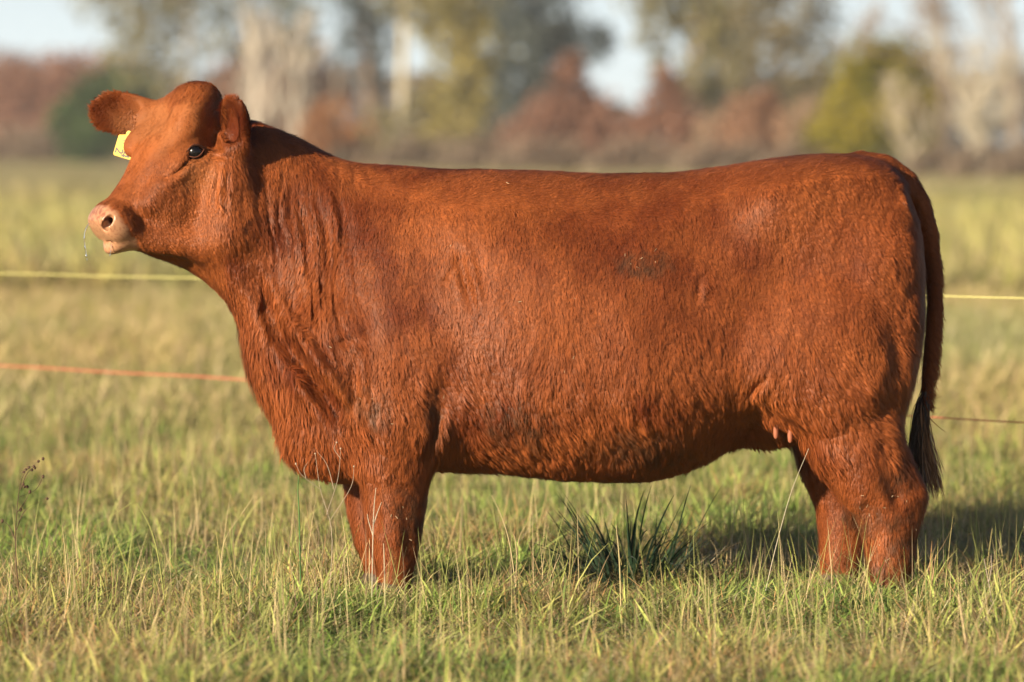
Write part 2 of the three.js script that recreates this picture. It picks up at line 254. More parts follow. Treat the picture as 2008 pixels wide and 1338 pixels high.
tree('tall_tree', 'dull green tree with open crown behind the tan russet conifer', { px: 1530, py: 340, leafA: [.13, .12, .07], leafB: [.30, .25, .14], trunk: [[1530, 340, 12], [1528, 150, 10], [1535, -100, 6]], bark: [.22, .18, .14], crown: [[1490, 60, 44], [1540, 50, 44], [1585, 90, 42], [1520, 120, 46], [1570, 160, 42], [1470, 140, 40], [1610, 40, 34], [1540, -40, 70], [1630, 130, 34], [1580, 220, 44], [1460, 20, 26]], leaf: 9, dense: 1.05, gaps: -.2 });
tree('dark_tree', 'dark teal tree showing between the olive tree and the russet conifers', { px: 1425, py: 336, ...TEAL, crown: [[1345, 190, 34], [1375, 225, 40], [1410, 60, 30], [1400, 190, 40], [1440, 210, 44], [1520, 190, 40], [1575, 200, 34], [1500, 10, 30], [1420, 270, 44], [1600, 160, 30]], leaf: 9, dense: 1.2, trunk: [[1425, 336, 11], [1425, 100, 8], [1430, -60, 5]], bark: DARKBARK });
tree('yellow_bush', 'round yellow green tree behind the rump of the heifer', { px: 1730, py: 347, leafA: [.10, .12, .018], leafB: [.46, .37, .04], crown: [[1700, 110, 36], [1740, 125, 40], [1785, 120, 36], [1680, 150, 40], [1730, 175, 52], [1800, 165, 44], [1680, 210, 48], [1760, 225, 56], [1820, 215, 34], [1640, 250, 38], [1700, 265, 52], [1610, 285, 34], [1660, 300, 40], [1800, 270, 40]], leaf: 9, dense: 1.7, gaps: -.45, bark: DARKBARK, trunk: [[1730, 347, 12], [1730, 150, 6]] });
tree('tall_tree', 'tall brown grey trunk with few twigs right of the yellow green tree', { px: 1850, py: 348, bark: [.24, .19, .15], trunk: [[1850, 348, 15], [1852, 180, 13], [1846, 20, 11], [1846, -180, 6]], twigs: { n: 16, spread: .5, len: 60, r: 4, depth: 3 }, ...GREYB, crown: [[1860, 100, 40], [1830, 40, 36], [1880, 150, 34], [1700, 40, 30], [1680, 90, 24]], leaf: 7, dense: .7, gaps: -.05 });
tree('bare_tree', 'pale bare tree with a fan of fine twigs at the right', { px: 1928, py: 352, bark: [.52, .47, .37], trunk: [[1930, 352, 13], [1928, 270, 11], [1922, 150, 6]], twigs: { n: 18, spread: .62, len: 52, r: 3.4, depth: 4 } });
tree('bare_tree', 'grey bare tree whose twigs reach into the sky at the right edge', { px: 1990, py: 350, bark: [.30, .25, .20], trunk: [[1990, 350, 12], [1985, 180, 10], [1975, 20, 7], [1970, -80, 4]], twigs: { n: 18, spread: .55, len: 60, r: 3.8, depth: 4 } });
tree('bare_tree', 'pale thicket of bare stems under the yellow green tree', { px: 1790, py: 349, bark: [.46, .40, .30], trunk: [[1790, 349, 8], [1780, 290, 6], [1770, 225, 3]], twigs: { n: 14, spread: .6, len: 40, r: 3, depth: 3 } });
[[985, 'left of the tallest russet conifer', 225], [1215, 'in front of the open sky gap', 262], [1420, 'between the two right hand russet conifers', 215], [1590, 'left of the yellow green tree', 195], [860, 'below the yellowish olive tree on its left', 245], [770, 'behind the slender pale trunk', 225], [330, 'below the tall pale trunk behind the poll', 225]].forEach(([x, w, top]) => tree('scrub_tree', 'tan scrubby tree ' + w, { px: x, py: edgeRow(x), ...GREYB, leafA: [.26, .17, .11], leafB: [.42, .31, .21], crown: [[x, top + 22, 26], [x - 28, top + 52, 30], [x + 30, top + 58, 30], [x, top + 75, 34], [x - 45, top + 90, 28], [x + 48, top + 95, 28]], leaf: 8, dense: .9, gaps: -.3, bark: GREYBARK, trunk: [[x, edgeRow(x), 5], [x + 4, top + 30, 2]] }));
// brushy edge under the trees
const BRUSH = [[30, 322], [110, 322], [330, 327], [420, 328], [720, 333], [830, 335], [960, 337], [1060, 339], [1250, 341], [1420, 344], [1590, 347], [1870, 351], [1960, 353], [2040, 354]];
const WHERE = ['at the far left edge of the field', "below the dark green evergreen's left side", 'below the tall pale trunk behind the far ear', 'below the left pale bare tree', 'below the brown trunk of the dark teal tree', 'right of the slender pale trunk', 'below the large yellowish olive tree', 'below the dark blue green tree', 'between the two tall russet cones', 'left of the faint tan russet cone', 'left below the yellow green tree', 'below the tall brown grey trunk', 'right of the pale fan of twigs', 'at the far right edge of the field'];
BRUSH.forEach(([x, b], i) => tree('edge_shrub', 'low grey brown shrub ' + WHERE[i], { px: x, py: b, cat: 'shrub', ...GREYB, leafA: [.20, .15, .115], leafB: [.38, .30, .22], crown: [[x - 60, b - 22, 24], [x - 25, b - 42, 26], [x + 20, b - 34, 26], [x + 60, b - 36, 26], [x + 5, b - 16, 26], [x + 80, b - 14, 20], [x - 80, b - 14, 20]], leaf: 7, dense: 1.1, gaps: -.5, trunk: [[x, b, 3], [x + 3, b - 30, 2]], bark: GREYBARK, group: 'grey brown shrubs along the field edge' }));
{ // distant wood that reads as one mass between the nearer trees
  const out = { pos: [], idx: [], col: [] };
  for (let i = 0; i < 16000; i++) {
    const x = rr(-75, 75), z = rr(-330, -290), top = (x > 4 && x < 11 ? 3.8 : 6.2) + 2.0 * noise(x * .11, 3, 1) + 1.4 * noise(x * .4, 8, 2), m = clamp(.5 + .8 * noise(x * .16, z * .05, 4) + .25 * gauss());
    leaf(out, V(x, Math.pow(rnd(), .8) * top, z), rr(.35, .7), [lerp(.10, .26, m), lerp(.10, .17, m), lerp(.085, .12, m)]);
  }
  const w = part('distant_wood', geom(out.pos, out.idx, out.col), leafMat, scene); tag(w, 'hazy grey brown mass of distant woodland behind the tree line', 'woodland', null, 'stuff');
}
// ---------------------------------------------------------------- temporary electric fence behind the heifer
function polywire(name, label, hy, color, yl, yr) {
  const a = P(0, yl, -4.4), b = P(2008, yr, -1.5), d = b.clone().sub(a), root = base(name), pos = [], idx = [], n = 1400, m = 6, r = .0014;
  for (let s = 0; s < 3; s++) {                                          // three strands twisted together
    const o = pos.length / 3;
    for (let i = 0; i <= n; i++) {
      const q = lerp(-1.3, 2.2, i / n), p = a.clone().addScaledVector(d, q), ph = i * .9 + s * 2.094; p.y += .0012 * Math.sin(q * 37) - .012 * Math.sin(Math.PI * clamp((q + 1.3) / 3.5));
      p.y += r * .8 * Math.sin(ph); p.z += r * .8 * Math.cos(ph);
      for (let j = 0; j < m; j++) { const t = j / m * 6.283; pos.push(p.x, p.y + r * Math.sin(t), p.z + r * Math.cos(t)); }
      if (i) for (let j = 0; j < m; j++) { const k = o + (i - 1) * m, j2 = (j + 1) % m; idx.push(k + j, k + j2, k + m + j, k + j2, k + m + j2, k + m + j); }
    }
  }
  part('wire_strand', geom(pos, idx), new THREE.MeshStandardMaterial({ color: C(...color), roughness: .55 }), root);
  tag(root, label, 'fence wire');
  return root;
}
polywire('fence_wire', 'upper yellow electric fence wire running behind the heifer', 0, [.56, .53, .20], 531, 578);
polywire('fence_wire', 'lower red electric fence wire running behind the heifer', 0, [.60, .13, .09], 712, 822);
// ---------------------------------------------------------------- the heifer: one field, meshed once
// Side outline of trunk, neck and thighs, in pixels of the photograph at the animal's middle plane.
const OUT = [[420, 262], [455, 238], [495, 236], [540, 252], [580, 269], [620, 290], [655, 309], [690, 320], [730, 325], [780, 326], [840, 329], [920, 332], [1010, 334], [1100, 338], [1200, 341], [1290, 340],
  [1350, 336], [1400, 329], [1450, 321], [1500, 313], [1560, 306], [1620, 303], [1690, 305], [1735, 318], [1768, 350], [1790, 400], [1804, 460], [1811, 530], [1810, 610], [1800, 690], [1786, 750], [1770, 810], [1755, 860], [1725, 890],
  [1680, 905], [1625, 895], [1590, 880], [1562, 862], [1535, 852], [1500, 854], [1455, 868], [1400, 897], [1340, 924], [1270, 940], [1190, 946], [1110, 942], [1020, 932], [950, 925], [880, 922], [820, 925], [760, 940],
  [690, 948], [640, 941], [600, 930], [570, 908], [550, 873], [540, 838], [524, 806], [499, 766], [483, 725], [474, 680], [467, 640], [446, 596], [420, 566], [396, 530], [372, 500], [360, 440], [375, 350]];
const outline = new THREE.CatmullRomCurve3(OUT.map(([x, y]) => P(x, y, 0)), true, 'centripetal').getPoints(420);
// Half width W and rounding radius R over the side view.
const THICK = [
  [500, 300, .105, .09], [600, 340, .115, .10], [440, 350, .16, .12], [470, 430, .19, .13], [455, 490, .165, .11], [560, 430, .145, .13], [520, 520, .150, .12], [650, 400, .155, .13], [500, 620, .135, .11], [560, 640, .180, .14], [530, 720, .130, .11],
  [600, 740, .190, .14], [580, 830, .165, .12], [620, 900, .150, .11], [690, 880, .210, .14], [640, 560, .215, .17],
  [740, 380, .160, .15], [760, 470, .235, .19], [730, 600, .285, .22], [690, 700, .275, .20], [760, 720, .290, .22], [790, 850, .255, .18], [720, 810, .265, .18], [840, 480, .255, .20], [840, 620, .295, .24],
  [880, 750, .285, .24], [900, 860, .245, .18], [930, 420, .265, .21], [950, 540, .315, .25], [980, 680, .345, .27], [1000, 820, .315, .25], [1020, 900, .260, .20],
  [1150, 400, .265, .22], [1150, 520, .335, .26], [1160, 660, .370, .29], [1170, 800, .350, .28], [1170, 900, .275, .22], [1300, 400, .270, .22], [1310, 520, .330, .26], [1310, 660, .365, .29], [1300, 790, .345, .26], [1310, 890, .260, .19],
  [1420, 400, .275, .21], [1420, 520, .300, .26], [1430, 640, .325, .26], [1430, 740, .318, .22], [1450, 810, .240, .14], [1500, 385, .300, .15], [1530, 500, .285, .25], [1540, 640, .300, .26], [1540, 740, .300, .22], [1510, 800, .215, .12], [1500, 840, .100, .08],
  [1620, 380, .265, .125], [1640, 500, .275, .24], [1640, 640, .290, .26], [1630, 760, .290, .24], [1640, 850, .270, .20], [1730, 390, .225, .09], [1750, 480, .262, .085], [1750, 600, .278, .09], [1740, 720, .272, .09], [1720, 820, .245, .12], [1700, 880, .210, .13], [1785, 560, .252, .075], [1780, 680, .252, .075], [1775, 440, .225, .075],
];
function thinPlate(points, k) {                                          // thin-plate spline through the control points
  const n = points.length, N = n + 3, A = Array.from({ length: N }, () => new Float64Array(N + 1));
  const U = (r2) => r2 < 1e-9 ? 0 : r2 * Math.log(r2);
  const pt = points.map((p) => { const q = P(p[0], p[1], 0.2); return [q.x, q.y, p[k]]; });
  for (let i = 0; i < n; i++) {
    for (let j = 0; j < n; j++) A[i][j] = U((pt[i][0] - pt[j][0]) ** 2 + (pt[i][1] - pt[j][1]) ** 2) + (i === j ? 2e-3 : 0);
    A[i][n] = A[n][i] = 1; A[i][n + 1] = A[n + 1][i] = pt[i][0]; A[i][n + 2] = A[n + 2][i] = pt[i][1]; A[i][N] = pt[i][2];
  }
  for (let c = 0; c < N; c++) {
    let b = c; for (let r = c + 1; r < N; r++) if (Math.abs(A[r][c]) > Math.abs(A[b][c])) b = r;
    [A[c], A[b]] = [A[b], A[c]];
    for (let r = 0; r < N; r++) if (r !== c) { const f = A[r][c] / A[c][c]; if (f) for (let q = c; q <= N; q++) A[r][q] -= f * A[c][q]; }
  }
  const w = A.map((row, i) => row[N] / row[i]);
  return (x, y) => { let s = w[n] + w[n + 1] * x + w[n + 2] * y; for (let i = 0; i < n; i++) s += w[i] * U((x - pt[i][0]) ** 2 + (y - pt[i][1]) ** 2); return s; };
}
const GX0 = -1.15, GY0 = 0.25, GC = 0.006, GW = 420, GH = 200;
const gridD = new Float32Array(GW * GH), gridW = new Float32Array(GW * GH), gridR = new Float32Array(GW * GH);
{
  const fw = thinPlate(THICK, 2), fr = thinPlate(THICK, 3);
  for (let j = 0; j < GH; j++) for (let i = 0; i < GW; i++) {
    const x = GX0 + i * GC, y = GY0 + j * GC; let best = 1e9, inside = false;
    for (let k = 0, n = outline.length; k < n; k++) {
      const a = outline[k], b = outline[(k + 1) % n], ex = b.x - a.x, ey = b.y - a.y, l = ex * ex + ey * ey || 1e-12, t = clamp(((x - a.x) * ex + (y - a.y) * ey) / l);
      const dx = x - a.x - ex * t, dy = y - a.y - ey * t; best = Math.min(best, dx * dx + dy * dy);
      if ((a.y > y) !== (b.y > y) && x < a.x + (y - a.y) / (b.y - a.y) * ex) inside = !inside;
    }
    const o = j * GW + i;
    gridD[o] = Math.sqrt(best) * (inside ? 1 : -1);
    gridW[o] = Math.max(0.07, fw(x, y)); gridR[o] = Math.max(0.06, fr(x, y));
  }
  const tmp = new Float32Array(GW * GH);                                 // soften the ridges of the distance field
  for (let it = 0; it < 36; it++) { for (let j = 1; j < GH - 1; j++) for (let i = 1; i < GW - 1; i++) { const o = j * GW + i; tmp[o] = (gridD[o] * 4 + gridD[o - 1] + gridD[o + 1] + gridD[o - GW] + gridD[o + GW]) / 8; } for (let o = 0; o < tmp.length; o++) if (tmp[o]) gridD[o] = tmp[o]; }
}
const bil = { d: 0, w: 0, r: 0 };
function lookup(x, y) {
  const fx = clamp((x - GX0) / GC, 0, GW - 1.001), fy = clamp((y - GY0) / GC, 0, GH - 1.001), i = fx | 0, j = fy | 0, u = fx - i, v = fy - j, o = j * GW + i;
  const a = (1 - u) * (1 - v), b = u * (1 - v), c = (1 - u) * v, d = u * v;
  bil.d = gridD[o] * a + gridD[o + 1] * b + gridD[o + GW] * c + gridD[o + GW + 1] * d;
  bil.w = gridW[o] * a + gridW[o + 1] * b + gridW[o + GW] * c + gridW[o + GW + 1] * d;
  bil.r = gridR[o] * a + gridR[o + 1] * b + gridR[o + GW] * c + gridR[o + GW + 1] * d;
  return bil;
}
const smin = (a, b, k) => { const h = Math.max(k - Math.abs(a - b), 0) / k; return Math.min(a, b) - h * h * k * 0.25; };
const smax = (a, b, k) => -smin(-a, -b, k);
// bone: capsule that tapers from ra to rb, flattened across z by fz
function bone(a, b, ra, rb, fz = 1) { const e = V(b.x - a.x, b.y - a.y, (b.z - a.z) / fz), l = e.lengthSq(); return (x, y, z) => { const px = x - a.x, py = y - a.y, pz = (z - a.z) / fz, t = clamp((px * e.x + py * e.y + pz * e.z) / l); const dx = px - e.x * t, dy = py - e.y * t, dz = pz - e.z * t; return (Math.sqrt(dx * dx + dy * dy + dz * dz) - lerp(ra, rb, t)) * Math.min(1, fz); }; }
function ellipsoid(c, r, rot) {                                          // rot: a Matrix3-like basis [X, Y, Z] of the ellipsoid's axes
  const [X, Y, Z] = rot ?? [V(1, 0, 0), V(0, 1, 0), V(0, 0, 1)];
  return (x, y, z) => {
    const dx = x - c.x, dy = y - c.y, dz = z - c.z;
    const a = (dx * X.x + dy * X.y + dz * X.z) / r.x, b = (dx * Y.x + dy * Y.y + dz * Y.z) / r.y, d = (dx * Z.x + dy * Z.y + dz * Z.z) / r.z;
    const k0 = Math.sqrt(a * a + b * b + d * d), k1 = Math.sqrt((a / r.x) ** 2 + (b / r.y) ** 2 + (d / r.z) ** 2);
    return k1 < 1e-9 ? -Math.min(r.x, r.y, r.z) : k0 * (k0 - 1) / k1;
  };
}
function boxy(c, r, [X, Y, Z], p) { return (x, y, z) => { const dx = x - c.x, dy = y - c.y, dz = z - c.z, a = Math.abs(dx * X.x + dy * X.y + dz * X.z) / r.x, b = Math.abs(dx * Y.x + dy * Y.y + dz * Y.z) / r.y, d = Math.abs(dx * Z.x + dy * Z.y + dz * Z.z) / r.z; return (Math.pow(a ** p + b ** p + d ** p, 1 / p) - 1) * Math.min(r.x, r.y, r.z); }; }
// --- legs (joints in photograph pixels and depth)
const legBones = [];
function leg(joints, dz) {
  for (let i = 0; i + 1 < joints.length; i++) {
    const [x0, y0, z0, r0, f0] = joints[i], [x1, y1, z1, r1] = joints[i + 1];
    legBones.push(bone(P(x0, y0, z0), P(x1, y1, z1), r0, r1, f0 ?? 1));
  }
}
const FRONT_NEAR = [[770, 800, .17, .13, .85], [772, 900, .17, .105, .85], [775, 985, .165, .081, .9], [773, 1045, .16, .072, .9], [774, 1095, .16, .050, .95], [773, 1162, .16, .047, 1]];
const FRONT_FAR = [[755, 850, -.16, .12, .85], [738, 940, -.16, .088, .85], [735, 1000, -.155, .074, .9], [742, 1050, -.15, .064, .9], [752, 1100, -.15, .05, .95], [752, 1135, -.15, .047, 1]];
const HIND_NEAR = [[1640, 800, .17, .14, .8], [1676, 870, .18, .125, .8], [1710, 935, .185, .103, .8], [1742, 985, .185, .086, .75], [1744, 1030, .185, .072, .8], [1745, 1085, .185, .060, .85], [1743, 1162, .185, .056, .9]];
const HIND_FAR = [[1625, 850, -.17, .12, .8], [1638, 920, -.18, .088, .8], [1656, 985, -.185, .074, .75], [1655, 1040, -.185, .062, .8], [1651, 1095, -.185, .056, .85], [1648, 1137, -.185, .055, .9]];
[FRONT_NEAR, FRONT_FAR, HIND_NEAR, HIND_FAR].forEach(leg);
legBones.push(bone(P(1752, 905, .185), P(1780, 975, .185), .038, .036, .8), bone(P(1780, 975, .185), P(1766, 1030, .185), .036, .036, .8));     // tendon and point of the hock
legBones.push(bone(P(1665, 925, -.185), P(1700, 980, -.185), .036, .034, .8));
const TAIL = [[1690, 322, .030], [1735, 330, .036], [1775, 357, .034], [1803, 398, .029], [1820, 450, .025], [1830, 520, .0225], [1833, 590, .022], [1831, 650, .021], [1826, 700, .020], [1820, 745, .018], [1815, 790, .016]];
const tailBones = TAIL.slice(1).map(([x, y, r], i) => bone(P(TAIL[i][0], TAIL[i][1], .005), P(x, y, .005), TAIL[i][2], r));
const legCuts = [[bone(P(1733, 885, .292), P(1762, 975, .262), .013, .011), .035], [bone(P(1700, 1000, .265), P(1716, 1100, .245), .010, .008), .03], [bone(P(800, 960, .27), P(806, 1090, .215), .008, .008), .03], [bone(P(725, 950, .25), P(735, 1030, .225), .008, .008), .03]];   // hollows beside the tendons
const torsoBumps = [                                                     // [field, blend, sign]
  [ellipsoid(P(640, 690, .225), V(.075, .10, .05)), .10, 1],             // point of the shoulder
  [ellipsoid(P(800, 780, .24), V(.10, .14, .045)), .10, 1],              // upper arm
  [ellipsoid(P(1600, 720, .265), V(.12, .16, .05)), .12, 1],             // stifle and thigh
  [ellipsoid(P(1528, 815, .15), V(.055, .045, .06)), .05, 1],            // near quarters of the udder
  [ellipsoid(P(1505, 838, 0.0), V(.09, .055, .10)), .06, 1],             // udder
  [bone(P(505, 560, .19), P(560, 680, .20), .030, .036), .05, -1],        // jugular furrow
  [bone(P(560, 680, .222), P(660, 810, .262), .034, .026), .05, -1],
  [bone(P(866, 770, .32), P(862, 900, .30), .022, .03), .05, -1],        // fold behind the elbow
];
// --- head: own axes, u to the near side, t from the poll to the nose, w out of the forehead
const POLL = P(382, 184, .05), PSI = 26 * Math.PI / 180, TILT = 41 * Math.PI / 180;
const hv = V(-Math.cos(PSI), 0, Math.sin(PSI)), HU = V(Math.sin(PSI), 0, Math.cos(PSI));
const HT = hv.clone().multiplyScalar(Math.cos(TILT)).add(V(0, -Math.sin(TILT), 0)), HW = hv.clone().multiplyScalar(Math.sin(TILT)).add(V(0, Math.cos(TILT), 0));
const H = (u, t, w) => POLL.clone().addScaledVector(HU, u).addScaledVector(HT, t).addScaledVector(HW, w);
const HEADAX = [HU, HT, HW];
// t, half width at the front, half width at the jaw, front, back
const SKULL = [[-.03, .05, .06, -.015, -.10], [.0, .074, .07, .006, -.14], [.05, .106, .08, .006, -.18], [.10, .116, .082, .006, -.21], [.17, .118, .078, .002, -.238], [.24, .098, .072, -.012, -.258], [.31, .074, .064, -.038, -.262], [.38, .065, .058, -.053, -.232], [.44, .063, .054, -.058, -.195], [.49, .060, .05, -.064, -.168], [.55, .058, .045, -.048, -.14]];
function skull(t) {
  const n = SKULL.length; if (t <= SKULL[0][0]) return SKULL[0]; if (t >= SKULL[n - 1][0]) return SKULL[n - 1];
  let i = 0; while (t > SKULL[i + 1][0]) i++;
  const a = SKULL[Math.max(0, i - 1)], b = SKULL[i], c = SKULL[i + 1], d = SKULL[Math.min(n - 1, i + 2)], s = (t - b[0]) / (c[0] - b[0]);
  return b.map((_, k) => 0.5 * (2 * b[k] + (c[k] - a[k]) * s + (2 * a[k] - 5 * b[k] + 4 * c[k] - d[k]) * s * s + (3 * b[k] - a[k] - 3 * c[k] + d[k]) * s * s * s));
}
const EYE_U = .108, EYE_T = .142, EYE_W = -.098;
const headAdd = [
  [ellipsoid(H(.005, .012, -.018), V(.050, .04, .040), HEADAX), .06],   // poll
  [ellipsoid(H(-.055, .030, -.010), V(.046, .050, .028), HEADAX), .065],
  [ellipsoid(H(.052, .032, -.014), V(.042, .050, .026), HEADAX), .065],
  [ellipsoid(H(-.090, .075, -.010), V(.050, .06, .036), HEADAX), .03],   // forehead
  [ellipsoid(H(.075, .075, -.014), V(.042, .06, .032), HEADAX), .03],
  [ellipsoid(H(.090, .112, -.046), V(.026, .050, .022), HEADAX), .03],   // brows
  [ellipsoid(H(-.112, .178, -.02), V(.044, .062, .038), HEADAX), .03],
  [ellipsoid(H(.090, .142, -.098), V(.026, .045, .034), HEADAX), .025],
  [bone(H(.100, .205, -.100), H(.070, .34, -.115), .022, .016), .035],   // cheek bones
  [bone(H(-.100, .205, -.100), H(-.070, .34, -.115), .022, .016), .035],
  [ellipsoid(H(.066, .235, -.175), V(.044, .11, .090), HEADAX), .05],     // cheeks
  [ellipsoid(H(-.056, .25, -.175), V(.034, .10, .085), HEADAX), .05],
  [boxy(H(0.006, .440, -.106), V(.068, .038, .047), HEADAX, 3.6), .025],      // muzzle
  [ellipsoid(H(.050, .432, -.114), V(.031, .040, .040), HEADAX), .03],
  [ellipsoid(H(-.044, .432, -.114), V(.031, .040, .040), HEADAX), .03],
  [ellipsoid(H(.004, .456, -.161), V(.051, .047, .027), HEADAX), .014],     // chin and lower lip
  [bone(H(.030, .425, -.168), P(395, 478, .12), .030, .050), .04],        // jaw bones
  [bone(H(-.030, .425, -.168), P(385, 470, .02), .030, .050), .04],
  [bone(H(.084, .155, -.125), P(452, 350, .14), .036, .045), .05],       // side of the face behind the eye
  [bone(P(455, 315, .13), P(452, 455, .125), .045, .062), .05],           // behind the jaw
  [bone(P(318, 468, .06), P(430, 505, .01), .048, .075), .05],            // throat
];
const NOSTRIL = (s) => H(s * .066, .458, -.084);
const headCut = [];
for (const s of [1, -1]) {
  headCut.push([ellipsoid(H(s * (EYE_U + .020), EYE_T, EYE_W), V(.028, .028, .0185), HEADAX), .012]);      // eye socket
  headCut.push([bone(NOSTRIL(s).addScaledVector(HU, s * .011).addScaledVector(HT, -.010).addScaledVector(HW, .007), NOSTRIL(s).addScaledVector(HU, -s * .007).addScaledVector(HT, .007).addScaledVector(HW, -.006), .009, .0135), .005], [bone(NOSTRIL(s), H(s * .036, .410, -.100), .0105, .008), .005]);   // nostril
  headCut.push([bone(H(s * .060, .468, -.094), H(s * .066, .458, -.108), .008, .005), .010]);
  headCut.push([bone(H(0, .500, -.138), H(s * .050, .468, -.141), .0055, .0048), .004], [bone(H(s * .050, .468, -.141), H(s * .074, .430, -.147), .0048, .002), .004]);                    // mouth
  headCut.push([bone(H(s * .094, .255, -.095), H(s * .112, .185, -.098), .003, .003), .03]);               // furrow in front of the eye
  headCut.push([bone(H(s * .122, .105, -.100), H(s * .120, .08, -.120), .006, .006), .03]);               // hollow behind the brow
}
function earAxes(dir, face) { const X = dir.clone().normalize(), Z = face.clone().addScaledVector(X, -face.dot(X)).normalize(), Y = new THREE.Vector3().crossVectors(Z, X); return [X, Y, Z]; }
const NEAR_EAR = { c: P(461, 240, .175), ax: earAxes(V(.06, .80, .6), V(-.72, -.1, .7)) }, FAR_EAR = { c: P(236, 221, -.045), ax: earAxes(V(-.93, .10, .06), V(-.1, -.35, .93)) };
const earAdd = [
  [boxy(NEAR_EAR.c, V(.080, .058, .023), NEAR_EAR.ax, 2.5), .03], [bone(P(460, 285, .15), P(440, 300, .08), .036, .042), .03],
  [boxy(FAR_EAR.c, V(.080, .064, .017), FAR_EAR.ax, 2.3), .02], [bone(P(262, 222, -.045), P(345, 240, -.03), .036, .05), .03],
];
const earCut = [
  [ellipsoid(NEAR_EAR.c.clone().addScaledVector(NEAR_EAR.ax[2], .022), V(.066, .034, .022), NEAR_EAR.ax), .02],
  [ellipsoid(FAR_EAR.c.clone().addScaledVector(FAR_EAR.ax[2], .019), V(.066, .050, .015), FAR_EAR.ax), .02],
];
function headField(x, y, z) {
  const dx = x - POLL.x, dy = y - POLL.y, dz = z - POLL.z;
  const u = dx * HU.x + dy * HU.y + dz * HU.z, t = dx * HT.x + dy * HT.y + dz * HT.z, w = dx * HW.x + dy * HW.y + dz * HW.z;
  const [, hf, hb, wf, wb] = skull(t), wc = (wf + wb) / 2, hd = (wf - wb) / 2, q = clamp((w - wb) / (wf - wb)), hw = lerp(hb, hf, smooth(0.05, 0.95, q));
  const pw = w > wc ? 3.3 : 2.6, e = Math.pow(Math.pow(Math.abs(u) / hw, pw) + Math.pow(Math.abs(w - wc) / hd, pw), 1 / pw) - 1;
  let d = e * Math.min(hw, hd) * 0.85;
  d = smax(d, t - .480 + 2.5 * u * u, .05); d = smax(d, -.03 - t, .04);
  for (const [f, k] of headAdd) d = smin(d, f(x, y, z), k);
  for (const [f, k] of headCut) d = smax(d, -f(x, y, z), k);
  let e2 = 1; for (const [f, k] of earAdd) e2 = smin(e2, f(x, y, z), k);
  for (const [f, k] of earCut) e2 = smax(e2, -f(x, y, z), k);
  return smin(d, e2, .02);
}
const FOLDS = [[498, 545, 556, 670, 17, .020], [548, 655, 660, 805, 19, .024], [600, 640, 650, 720, 9, .006], [690, 700, 700, 830, 12, .006], [898, 490, 925, 600, 11, .0065], [872, 552, 905, 496, 9, .003], [1372, 545, 1365, 590, 9, .0035], [470, 330, 478, 450, 8, .006], [430, 322, 420, 405, 6, .010], [446, 318, 441, 420, 5, .009], [404, 304, 452, 309, 5, .010], [372, 318, 330, 352, 7, .0045], [408, 262, 428, 292, 10, .014], [1500, 740, 1465, 775, 9, .006], [655, 670, 690, 665, 9, .005], [860, 800, 845, 880, 12, .010], [1800, 420, 1780, 370, 9, .006]];
function wrinkle(x, y, z) {                                              // folds of the neck, lay of the winter coat
  const px = pxX(x, z), py = pxY(y, z);
  const neck = smooth(455, 520, px) * (1 - smooth(620, 760, px)) * smooth(310, 370, py) * (1 - smooth(560, 800, py));
  const wx = 0.022 * noise(x * 9, y * 6, z * 4), lean = x + 0.10 * y + wx, v = noise(lean * 46, y * 4.5, 3) + 0.7 * noise(lean * 100 + 7, y * 8, 8);
  let h = neck * 0.0095 * (v - 0.6 * Math.max(0, -v) * 1.2) * (0.6 + 0.7 * noise(x * 6, y * 5, 17));
  for (const [x0, y0, x1, y1, w0, d0] of FOLDS) { const ex = x1 - x0, ey = y1 - y0, l = ex * ex + ey * ey, t = clamp(((px - x0) * ex + (py - y0) * ey) / l), q = Math.hypot(px - x0 - ex * t, py - y0 - ey * t) / w0; if (q < 3) { const sgn = ((px - x0) * ey - (py - y0) * ex) > 0 ? 1 : -1; h += d0 * (-Math.exp(-q * q) + .8 * Math.exp(-(q - 1.5) * (q - 1.5) * 1.6) * (sgn > 0 ? 1 : .3)) * Math.sin(Math.PI * (.1 + .8 * t)); } }
  h += (0.0012 + 0.0022 * smooth(500, 850, py)) * fbm(x * 11, y * 7, z * 9) + 0.0035 * noise(x * 5, y * 4, z * 5);
  return h;
}
function field(x, y, z) {
  const { d, w, r } = lookup(x, y), s = Math.min(1, d / r), p = 2.15;
  let f;
  if (d < -0.12) f = Math.max(-d, 0.02) * 0.9;
  else { const q = Math.pow(Math.pow(1 - s, p) + Math.pow(Math.abs(z) / w, p), 1 / p); f = (q - 1) * Math.min(r, w) * 0.9; }
  if (f < 0.3) for (const [g, k, sign] of torsoBumps) f = sign > 0 ? smin(f, g(x, y, z), k) : smax(f, -g(x, y, z), k);
  if (y < 0.75) for (const g of legBones) f = smin(f, g(x, y, z), 0.035);
  if (y < .75 && z > 0) for (const [g, k] of legCuts) f = smax(f, -g(x, y, z), k);
  if (x > 0.95 && y > 0.4) { let g = 1; for (const b of tailBones) g = Math.min(g, b(x, y, z)); f = smin(f, g, lerp(.006, .03, smooth(1.12, 1.24, y))); }
  if (x < -0.55 && y > 0.75) f = smin(f, headField(x, y, z), 0.035);
  return f - wrinkle(x, y, z) * (x < -0.72 && y > .8 ? 0.35 : 1) * smooth(0.12, 0.3, y + .1);
}
